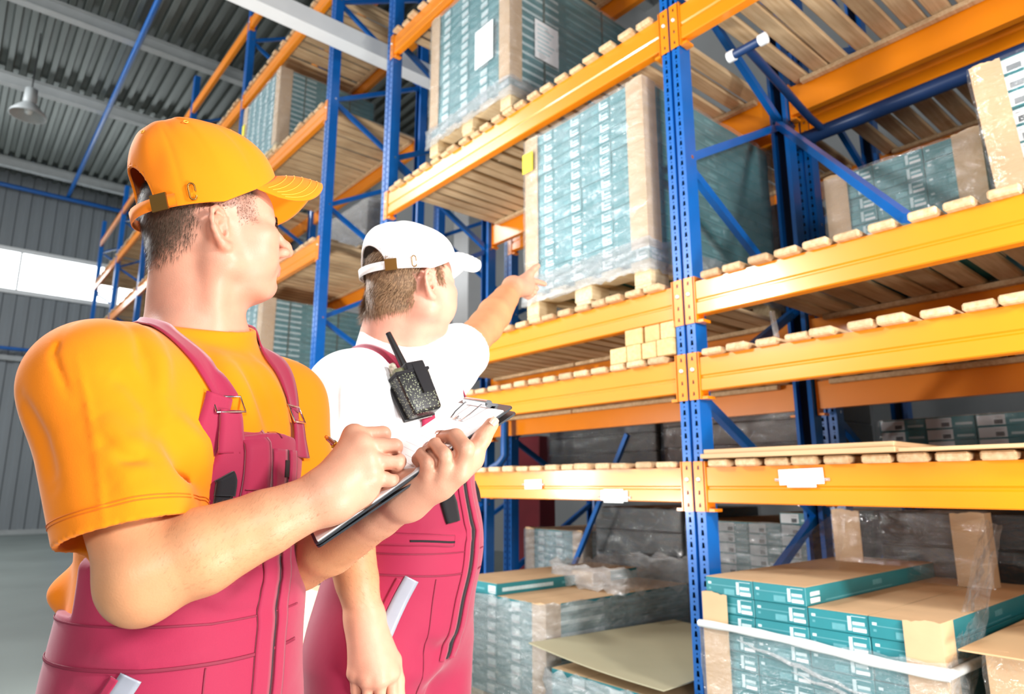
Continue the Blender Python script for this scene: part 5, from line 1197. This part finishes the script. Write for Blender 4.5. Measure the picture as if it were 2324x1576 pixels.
# ------------------------------------------------------------------ second man: white cap and T-shirt, pointing
def man_two():
    feet = A3(-0.25, 1.528, 0.0); a = math.radians(62); f = A3(math.sin(a), -math.cos(a), 0); l = A3(math.cos(a), math.sin(a), 0)
    t = lambda x, y, z: feet*A3(1, 1, 0)+f*x+l*y+A3(0, 0, z); R = rot_frame(f)
    sr, sl = A3(-0.3380,1.3800,1.4334), A3(-0.1695,1.6700,1.5426)
    ang = math.radians(42); pt = math.radians(9); H = Head((-0.229, 1.46, 1.6763), (math.cos(ang)*math.cos(pt), math.sin(ang)*math.cos(pt), math.sin(pt)), (0, 0, 1), 1.02, 0.012)
    er = A3(-0.3290,1.3400,1.2022); wr = A3(-0.2763,1.3350,1.0053); el = A3(-0.0779,1.9200,1.7089); wl = A3(0.0044,2.1300,1.8939)
    S = Solid(); H.build(S); nb = t(-0.02, -0.005, 1.56)
    S.cone(H.to((-0.022, 0, -0.02)), nb, 0.062, 0.076, 0.03); S.cone(H.to((-0.055, 0, -0.01)), t(-0.08, 0, 1.53), 0.042, 0.055, 0.03)
    for y in (-1, 1): S.cone(H.to((-0.018, y*0.058, -0.032)), t(0.030, y*0.020, 1.53), 0.016, 0.012, 0.03)
    for e in (sr, sl): S.cone(nb, e, 0.05, 0.045, 0.03)
    S.cone(nb, t(0, 0, 1.0), 0.07, 0.09, 0.03)
    S.chain([sr, sr*0.45+er*0.55, er], [0.052, 0.052, 0.046], 0.03)
    S.chain([er, er*0.72+wr*0.28, er*0.35+wr*0.65, wr], [0.047, 0.050, 0.0405, 0.0325], 0.02, sq=None)
    S.chain([sl, sl*0.45+el*0.55, el], [0.052, 0.052, 0.048], 0.03)
    S.chain([el, el*0.7+wl*0.3, el*0.3+wl*0.7, wl], [0.048, 0.052, 0.041, 0.033], 0.02)
    # hanging right hand, back of the hand towards the camera
    mi, mm, mr_, mp = A3(-0.2216,1.3250,0.9135), A3(-0.2385,1.3050,0.9082), A3(-0.2616,1.3050,0.9082), A3(-0.2857,1.3150,0.9160)
    for q, r_ in ((mi, 0.0165), (mm, 0.0165), (mr_, 0.016), (mp, 0.015)): S.cone(wr, q, 0.028, r_, 0.02)
    for q in (mi, mm, mr_, mp): S.cone(q, q+A3(0, -0.003, 0), 0.0125, 0.0125, 0.008)
    dn = A3(0, 0, -1)
    fg = [([q, q+A3(0.002, 0.006, -0.040), q+A3(-0.004, 0.028, -0.060), q+A3(-0.012, 0.042, -0.058)], [0.0118, 0.0105, 0.0095, 0.0085]) for q in (mi, mm, mr_)]+[([mp, mp+A3(0.002, 0.006, -0.032), mp+A3(-0.002, 0.024, -0.048), mp+A3(-0.008, 0.034, -0.046)], [0.011, 0.0098, 0.0086, 0.0078])]
    hand_fingers(S, fg, 0); grooves(S, fg)
    th2 = [wr*0.65+mi*0.35+A3(0.008, 0.005, 0), A3(-0.2224,1.3450,0.9298), A3(-0.2129,1.3500,0.8942), A3(-0.2072,1.3450,0.8691)]; S.chain(th2, [0.021, 0.0155, 0.012, 0.0098], 0.012)
    # pointing left hand
    b = [A3(0.0574,2.2000,1.9434), A3(0.0618,2.2000,1.9276), A3(0.0585,2.1900,1.9090), A3(0.0522,2.1800,1.8935)]
    for q in b: S.cone(wl, q, 0.027, 0.0155, 0.02)
    hand_fingers(S, [([b[0], A3(0.0858,2.2350,1.9448), A3(0.1036,2.2550,1.9462), A3(0.1149,2.2650,1.9461)], [0.0118, 0.0104, 0.0094, 0.0084]),
        ([b[1], A3(0.0822,2.2250,1.9179), A3(0.0733,2.2350,1.9066), A3(0.0563,2.2250,1.9037)], [0.0118, 0.0106, 0.0096, 0.0088]),
        ([b[2], A3(0.0755,2.2100,1.8993), A3(0.0652,2.2200,1.8912), A3(0.0498,2.2100,1.8914)], [0.0116, 0.0104, 0.0094, 0.0086]),
        ([b[3], A3(0.0645,2.1950,1.8855), A3(0.0555,2.2000,1.8792), A3(0.0420,2.1950,1.8824)], [0.0108, 0.0096, 0.0088, 0.008])], 0)
    S.chain([wl*0.55+b[0]*0.45, A3(0.0602,2.1900,1.9591), A3(0.0757,2.2000,1.9797), A3(0.0881,2.2050,1.9925)], [0.019, 0.0145, 0.0115, 0.0095], 0.012)
    hairc = A3(*srgb(134, 104, 78)[:3])
    def hm(L):
        x, y, z = L.T
        back = sm01(-x+0.35*z, 0.015, 0.055)*sm01(z, -0.062, -0.02)
        burn = np.exp(-((x-0.028)/0.012)**2)*sm01(z, -0.002, 0.02)*0.8
        top = sm01(z, 0.045, 0.055)*sm01(0.06-x, 0, 0.02)
        return np.clip(np.maximum(np.maximum(back, burn), top), 0, 0.9)
    me, V, Q = make('person', S, 0.0032, M['skin'], None, feet, skin_cols(H, SKIN2, A3(*srgb(200, 120, 112)[:3]), hairc, hm, (mm, b[1])), 1)
    me.location = W(*feet); me.rotation_euler[2] = FRZ
    tag(me, 'man in white cap, white T-shirt and crimson overalls pointing up at the rack', 'person')
    # ---- T-shirt
    T_ = Solid()
    T_.ell(t(0.012, 0, 1.35), (0.140, 0.172, 0.20), R, 0.04); T_.cone(sr, sl, 0.068, 0.066, 0.06)
    for e, y in ((sr, -1), (sl, 1)): T_.cone(t(-0.03, y*0.02, 1.548), e+A3(0, 0, 0.012), 0.056, 0.054, 0.04)
    T_.ell(t(0.025, 0, 1.13), (0.150, 0.172, 0.20), R, 0.05); T_.ell(t(0.0, 0, 0.99), (0.130, 0.172, 0.14), R, 0.05)
    core = Solid(); core.pr = list(T_.pr)
    nd = H.to((-0.02, 0, -0.06))-nb; nd = nd/np.linalg.norm(nd); nd = nd+A3(0, 0, 0.5); nd /= np.linalg.norm(nd); cb_ = nb+nd*0.002
    T_.cone(cb_-nd*0.05, cb_+nd*0.055, 0.096, 0.0865, 0.03)
    hr = sr*0.36+er*0.64+A3(-0.004, 0, 0); T_.fn(*sleeve(sr+A3(0, 0, 0.006), hr, 0.083, 0.079, nh=A3(0.12, -0.05, -1.0)), 0.045, 'u')
    hl = sl*0.62+el*0.38; T_.fn(*sleeve(sl-(el-sl)*0.2, hl, 0.078, 0.080), 0.04, 'u')
    T_.cone(nb-nd*0.01, nb+nd*0.12, 0.0800, 0.0765, 0.003, 's')
    T_.fn(lambda P: np.minimum(((P-cb_)@nd)-0.050, 0.098-np.linalg.norm((P-cb_)-((P-cb_)@nd)[:, None]*nd, axis=1)), (-9,)*3, (9,)*3, 0.004, 'x')
    folds(T_, [([A3(-0.2296,1.2400,1.3640), A3(-0.2298,1.2500,1.4311), A3(-0.2549,1.2600,1.4922)], 0.014, -0.004), ([A3(-0.2143,1.2700,1.3667), A3(-0.2098,1.2800,1.4355), A3(-0.2304,1.2900,1.4891)], 0.016, 0.005),
               ([A3(-0.3496,1.2400,1.4714), A3(-0.3358,1.2200,1.3943), A3(-0.3260,1.2100,1.3375)], 0.012, -0.0015), ([A3(-0.3193,1.2300,1.4948), A3(-0.3187,1.2100,1.4253), A3(-0.3158,1.2000,1.3446)], 0.006, 0.003),
               ([A3(-0.2241,1.2500,1.3896), A3(-0.1915,1.2500,1.4020), A3(-0.1684,1.2600,1.4157)], 0.012, 0.005), ([A3(-0.2232,1.2500,1.3649), A3(-0.1906,1.2500,1.3731), A3(-0.1595,1.2600,1.3907)], 0.012, -0.004),
               ([A3(-0.2576,1.2700,1.5114), A3(-0.2837,1.2400,1.4799), A3(-0.3016,1.2200,1.4349)], 0.014, 0.004), ([A3(-0.1545,1.4200,1.5423), A3(-0.1252,1.4200,1.5036), A3(-0.1146,1.4200,1.4368)], 0.014, 0.005)])
    make('t_shirt', T_, 0.0045, M['tee_white'], me, feet, None, 1)
    # ---- overalls
    O = Solid(); O.fn(lambda P: core(P)-0.010, *core.bounds(), 0.02, 'u'); O.ell(t(-0.005, 0, 0.97), (0.150, 0.178, 0.13), R, 0.04)
    for y in (-1, 1): O.chain([t(-0.005, y*0.092, 0.90), t(0.01, y*0.105, 0.50), t(-0.01, y*0.115, 0.07)], [0.124, 0.092, 0.080], 0.04)
    zw, zt = 1.12, 1.33
    def keep(P):
        v = P-t(0, 0, 0); x, y, z = v@f, v@l, P[:, 2]; hw = 0.098+np.maximum(zt-z, 0)*0.42+np.maximum(zt-0.12-z, 0)*0.7
        return np.minimum(z-zw, np.maximum(np.maximum(z-zt, np.abs(y)-hw), 0.0-x))
    O.fn(keep, (-9,)*3, (9,)*3, 0.004, 'x')
    folds(O, [([t(0.15, -0.12, 1.17), t(0.17, -0.04, 1.15), t(0.17, 0.04, 1.16)], 0.014, 0.004), ([t(0.14, -0.10, 0.95), t(0.14, -0.05, 0.93), t(0.13, 0.02, 0.95)], 0.016, -0.005), ([t(0.13, -0.12, 0.90), t(0.13, -0.06, 0.88), t(0.12, 0.0, 0.90)], 0.018, 0.006),
              ([t(0.12, -0.03, 0.84), t(0.12, -0.06, 0.78), t(0.11, -0.09, 0.70)], 0.016, 0.006), ([t(0.12, 0.0, 0.86), t(0.12, -0.03, 0.80), t(0.11, -0.06, 0.72)], 0.014, -0.006)])
    ov, _, _ = make('overalls', O, 0.0045, M['overall'], me, feet, None, 1)
    rb = lambda n, pts, w, th, m, par=ov, off=0.0006, k=30, S_=O: ribbon(n, S_, pts, w, th, m, par, feet, off, k)
    for z_, w in ((1.085, 0.003), (1.125, 0.002)): rb('waist_seam', [t(-0.10, -0.18, z_+0.005), t(0.03, -0.20, z_), t(0.12, -0.14, z_-0.004), t(0.16, -0.03, z_-0.006), t(0.16, 0.07, z_-0.004)], w, 0.0010, M['seam'])
    fly = [t(0.16, 0.005, 1.33), t(0.17, 0.005, 1.22), t(0.17, 0.005, 1.12), t(0.16, 0.0, 1.0), t(0.15, -0.008, 0.90)]
    rb('zip', fly, 0.012, 0.0016, M['blackcloth'], k=40); rb('zip_flap', [q+l*0.018 for q in fly], 0.020, 0.0050, M['overall'], k=40); rb('zip_flap', [q-l*0.016 for q in fly], 0.018, 0.0030, M['overall'], k=40)
    rb('pocket_welt', [t(0.08, -0.165, 1.150), t(0.13, -0.115, 1.146), t(0.165, -0.05, 1.146)], 0.022, 0.0024, M['overall']); rb('pocket_zip', [t(0.12, -0.125, 1.144), t(0.145, -0.09, 1.143), t(0.165, -0.05, 1.144)], 0.004, 0.0034, M['blackcloth'])
    rb('reflective_strip', [t(0.13, -0.125, 1.075), t(0.11, -0.15, 1.01), t(0.08, -0.17, 0.93)], 0.030, 0.0014, M['reflect']); rb('pocket_edge', [t(0.115, -0.145, 1.075), t(0.09, -0.165, 1.01), t(0.06, -0.185, 0.93)], 0.010, 0.0022, M['overall'])
    rb('trouser_seam', [t(0.14, -0.075, 1.075), t(0.14, -0.08, 0.95), t(0.13, -0.085, 0.8), t(0.12, -0.09, 0.65)], 0.0018, 0.0010, M['seam'])
    rb('tool_pouch', [t(0.16, -0.055, 1.245), t(0.165, -0.055, 1.215), t(0.17, -0.052, 1.175)], [0.022, 0.040, 0.034], 0.007, M['blackcloth']); rb('pouch_flap', [t(0.16, -0.060, 1.27), t(0.165, -0.055, 1.235)], [0.05, 0.036], 0.009, M['overall'], k=10)
    rb('side_pouch', [t(0.10, 0.12, 1.25), t(0.10, 0.125, 1.21)], 0.03, 0.012, M['blackcloth'], k=8)
    for y in (-1, 1):
        y1, y2 = (0.085, 0.130) if y < 0 else (0.115, 0.140)
        top = [t(0.13, y*y1, 1.34), t(0.13, y*(y1*.9+y2*.1), 1.41), t(0.10, y*(y1*.55+y2*.45), 1.48), t(0.04, y*y2, 1.52), t(-0.04, y*y2, 1.52), t(-0.10, y*0.08, 1.46), t(-0.15, y*0.03, 1.34), t(-0.15, y*0.02, 1.16)]
        st, pts, N = ribbon('strap', core, top, 0.032, 0.0025, M['overall'], ov, feet, 0.004, 60)
        low = [t(0.14, y*y1, 1.30), t(0.14, y*y1, 1.33)]; ribbon('strap_tab', T_, low, 0.036, 0.004, M['overall'], ov, feet, 0.008, 10)
    for y in (-1, 1): shoes(t, feet, me, y)
    cap_parts(H, M['cap_white'], me, feet, mat('white_stitching', srgb(232, 232, 230), 0.7), dz=0.0, CH=0.152, rs=0.9, bk=0.107)
    arm_hair(S, V, me, feet, [(er, wr)], 1500)
    L = H.inv(V); r = np.random.default_rng(4); msk = hm(L)*not_ear(L)*(np.linalg.norm(L, axis=1) < 0.16)*(L[:, 2] < 0.09)
    hmat = hair_mat('light_brown_hair', srgb(118, 90, 66), srgb(176, 142, 108))
    # thick coat under the strands
    Hs = Solid()
    for p_ in S.pr[:1]: Hs.pr.append(p_)
    idx = np.flatnonzero(msk > 0.10); pick = r.choice(idx, 14000, p=msk[idx]/msk[idx].sum()); P = V[pick]+r.normal(0, 0.0012, (len(pick), 3)); N = S.grad(P); P = P-S(P)[:, None]*N+N*0.001
    dn = H.R@A3(-0.25, 0, -1.0); D = dn-N*(N@dn)[:, None]; D /= np.linalg.norm(D, axis=1, keepdims=True); D = D+N*0.30+r.normal(0, 0.16, N.shape)+0.25*np.sin(V[pick]*90)[:, [1, 2, 0]]; D /= np.linalg.norm(D, axis=1, keepdims=True)
    ln = np.where(L[pick][:, 0] < -0.02, 0.019, 0.008)
    strands('hair', P, N, D, ln, 0.00055, hmat, me, feet, 7)
    eyes(H, me, feet)
    return me, T_, t, f, l, feet
m2_, TEE2, t2, f2, l2, feet2 = man_two()

# ================================================================== things held or worn
def vt(p): return W(*p)
# clipboard
A_, B_ = A3(-0.2438, 0.86, 1.1795), A3(0.0018, 0.93, 1.3605); w_ = A3(-0.09, 0.19, 0.027)
ux = (B_-A_)/np.linalg.norm(B_-A_); w_ = w_-ux*(w_@ux); uy = w_/np.linalg.norm(w_); un = np.cross(ux, uy)
if un[2] < 0: un = -un
cb = thing('clipboard', 'dark clipboard with white papers held by the man in the orange cap', 'clipboard', W(*A_))
LL, WW = 0.312, 0.222
def cbp(u, v, n): return tuple(W(*(ux*u+uy*v+un*n)))
def plate(name, u0, u1, v0, v1, n0, n1, m, par, bend=0.0, rc=0.008, seg=14):
    """thin rounded plate lying on the board, one end lifted by bend"""
    ol = []
    for cx, cy, a0 in ((u1-rc, v1-rc, 0), (u0+rc, v1-rc, 1), (u0+rc, v0+rc, 2), (u1-rc, v0+rc, 3)):
        for i in range(4): q = (a0+i/3)*math.pi/2; ol.append((cx+rc*math.cos(q), cy+rc*math.sin(q)))
    mb = MB(); k = len(ol); lift = lambda u: bend*((u-u0)/(u1-u0))**2
    vs = [cbp(u, v, n0+lift(u)) for u, v in ol]+[cbp(u, v, n1+lift(u)) for u, v in ol]
    mb.add(vs, [tuple(range(k))[::-1], tuple(range(k, 2*k))]+[(i, (i+1) % k, k+(i+1) % k, k+i) for i in range(k)]); return mb.build(name, m, par)
mbd = mat('clipboard_black', srgb(38, 42, 48), 0.35, var=0.1); 
plate('back_board', 0.0, LL, 0.0, WW, -0.008, -0.0055, mbd, cb, bend=-0.006); plate('board', 0.0, LL, 0.0, WW, -0.004, -0.0015, mbd, cb)
pap = plate('paper', 0.004, 0.298, 0.005, 0.213, -0.0015, 0.0004, M['paper'], cb, rc=0.001)
mb = MB()
for i in range(22):
    u = 0.03+0.0105*i
    for v0, v1 in (((0.03, 0.19), (0.03, 0.12), (0.03, 0.17))[i % 3],): mb.add([cbp(u, v0, 0.0007), cbp(u+0.0006, v0, 0.0007), cbp(u+0.0006, v1, 0.0007), cbp(u, v1, 0.0007)], [(0, 1, 2, 3)])
mb.build('form_lines', M['faint'], pap)
mb = MB(); mb.tube([cbp(0.300, 0.060, 0.006), cbp(0.300, 0.165, 0.006)], 0.006, 12); mb.bar(cbp(0.303, 0.055, 0.003), cbp(0.303, 0.17, 0.003), 0.016, 0.004); clip = mb.build('clip', M['chrome'], cb)
mb = MB(); mb.tube([cbp(0.297, 0.075, 0.008), cbp(0.272, 0.078, 0.005), cbp(0.258, 0.088, 0.003), cbp(0.258, 0.108, 0.003), cbp(0.264, 0.113, 0.004), cbp(0.258, 0.118, 0.003), cbp(0.258, 0.138, 0.003), cbp(0.272, 0.148, 0.005), cbp(0.297, 0.151, 0.008)], 0.0014, 8); mb.build('clip_wire', M['chrome'], clip)
# ball pen
p0, p1 = A3(-0.2503,0.9050,1.3149), A_+ux*0.110+uy*0.135+un*0.0015
d = (p1-p0)/np.linalg.norm(p1-p0); LP = np.linalg.norm(p1-p0)
pen = thing('ball_pen', 'silver ball pen with gold ring held in the writing hand', 'pen', W(*p0)); dv = tuple(W(*d))
def lathe_part(name, prof, m): mb = MB(); mb.lathe((0, 0, 0), prof, 16, 0, dv); return mb.build(name, m, pen)
lathe_part('push_button', [(0, 0), (0.0022, 0.0006), (0.0026, 0.004)], mat('amber_plastic', srgb(226, 120, 30), 0.3)); lathe_part('cap_end', [(0.0026, 0.004), (0.0032, 0.005), (0.0034, 0.017), (0.0040, 0.018)], M['chrome'])
mgold = mat('gold_plate', srgb(235, 190, 70), 0.2, metal=0.9, var=0.05); lathe_part('gold_ring', [(0.0040, 0.018), (0.0046, 0.0185), (0.0046, 0.0225), (0.0042, 0.023)], mgold)
lathe_part('barrel', [(0.0042, 0.023), (0.0046, 0.03), (0.0048, LP*0.6), (0.0042, LP-0.016)], M['chrome']); lathe_part('tip', [(0.0042, LP-0.016), (0.0014, LP-0.004), (0.0005, LP)], mgold)
sd = np.cross(d, A3(0, 0, 1)); sd /= np.linalg.norm(sd); sd2 = np.cross(sd, d)
mb = MB(); mb.bar(tuple(W(*(d*0.019-sd2*0.006))), tuple(W(*(d*0.055-sd2*0.0058))), 0.0026, 0.0012, up=tuple(W(*sd2))); mb.bar(tuple(W(*(d*0.0205))), tuple(W(*(d*0.0205-sd2*0.006))), 0.0026, 0.003); mb.build('pen_clip', mgold, pen)
# two-way radio in a mesh pouch on the second man's strap
top, bot = A3(-0.2164,1.3620,1.4877), A3(-0.1718,1.3520,1.3938); U = (top-bot); hgt = np.linalg.norm(U); U /= hgt
c0 = (top+bot)/2; g = TEE2.grad(np.array([c0]))[0]; g = A3(0.35, -0.93, 0.12) if g@A3(0, -1, 0) < 0.2 else g; N_ = g-U*(g@U); N_ /= np.linalg.norm(N_); X_ = np.cross(U, N_)
if X_[0] < 0: X_ = -X_
c0 = TEE2.snap(np.array([c0]), 0.020)[0]
rad = thing('two_way_radio', 'black two-way radio with antenna in a mesh pouch on the chest strap', 'radio', W(*c0))
def rp(x, u, n): return tuple(W(*(X_*x+U*u+N_*n)))
def rbox(name, x0, x1, u0, u1, n0, n1, m, par, taper=1.0, rnd=0.006):
    """soft-edged block in the radio's own axes, narrower at the foot by taper"""
    bm = bmesh.new(); bmesh.ops.create_cube(bm, size=1)
    for v in bm.verts:
        k = 1 if v.co.y > 0 else taper; v.co = Vector(((x0+x1)/2+v.co.x*(x1-x0)*k, (u0+u1)/2+v.co.y*(u1-u0), (n0+n1)/2+v.co.z*(n1-n0)*k))
    bmesh.ops.bevel(bm, geom=bm.edges[:], offset=rnd, segments=3, affect='EDGES', profile=0.6); bm.verts.index_update()
    mb = MB(); mb.add([rp(*v.co) for v in bm.verts], [[v.index for v in q.verts] for q in bm.faces], 0, True); bm.free(); return mb.build(name, m, par)
def mesh_cloth():
    m, nt, b = nmat('mesh_fabric'); L = nt.links; tc = node(nt, 'ShaderNodeTexCoord'); mp = node(nt, 'ShaderNodeMapping'); mp.inputs['Rotation'].default_value = (0.4, 0.6, 0.78); L.new(tc.outputs['Object'], mp.inputs[0])
    vo = node(nt, 'ShaderNodeTexVoronoi', Scale=230.0); L.new(mp.outputs[0], vo.inputs['Vector']); cr = node(nt, 'ShaderNodeValToRGB')
    cr.color_ramp.elements[0].position = 0.2; cr.color_ramp.elements[0].color = srgb(150, 156, 128); cr.color_ramp.elements[1].position = 0.34; cr.color_ramp.elements[1].color = srgb(20, 20, 22)
    L.new(vo.outputs['Distance'], cr.inputs[0]); L.new(cr.outputs[0], b.inputs['Base Color']); b.inputs['Roughness'].default_value = 0.4; return m
hh = hgt/2
pouch = rbox('pouch', -0.041, 0.041, -hh, hh*0.78, -0.018, 0.024, mesh_cloth(), rad, 0.86, 0.009)
rbox('radio_body', -0.034, 0.034, -hh*0.6, hh*1.04, -0.012, 0.014, mat('camouflage_plastic', srgb(120, 122, 92), 0.4, var=0.6, scale=70), rad, 1.0, 0.005)
rbox('pouch_back', -0.047, 0.040, -hh*1.02, hh*0.86, -0.020, -0.013, M['black'], rad, 0.9, 0.003)
rbox('closing_flap', 0.002, 0.031, -hh*0.28, hh*0.98, 0.024, 0.0275, M['blackcloth'], rad, 1.0, 0.0012)
rbox('flap_top', -0.012, 0.034, hh*0.78, hh*1.10, -0.010, 0.0262, M['blackcloth'], rad, 1.0, 0.004)
rbox('pouch_rim', -0.042, 0.042, hh*0.66, hh*0.80, -0.019, 0.025, M['blackcloth'], rad, 1.0, 0.003)
mb = MB(); mb.lathe(rp(-0.026, hh*0.92, 0.0), [(0.0, 0.022), (0.006, 0.022), (0.0075, 0.018), (0.0085, 0.0), (0.006, -0.002)], 16, 0, tuple(W(*U))); mb.build('knob', mat('speckled_knob', srgb(176, 170, 152), 0.5, var=0.5, scale=200), rad)
mb = MB(); ab = X_*0.002+U*hh*1.02; at = ab+U*0.088-X_*0.004; mb.tube([tuple(W(*(ab+(at-ab)*i/6))) for i in range(7)], [0.0082, 0.0082, 0.0078, 0.0074, 0.0070, 0.0066, 0.0062], 14); mb.build('antenna', M['black'], rad)
mb = MB(); mb.tube([rp(-0.020, hh*1.16, -0.014), rp(0.018, hh*1.28, -0.014)], 0.0016, 8); mb.tube([rp(-0.012, -hh*1.06, -0.012), rp(0.024, -hh*1.06, -0.012)], 0.0016, 8); mb.build('strap_loop', M['chrome'], rad)
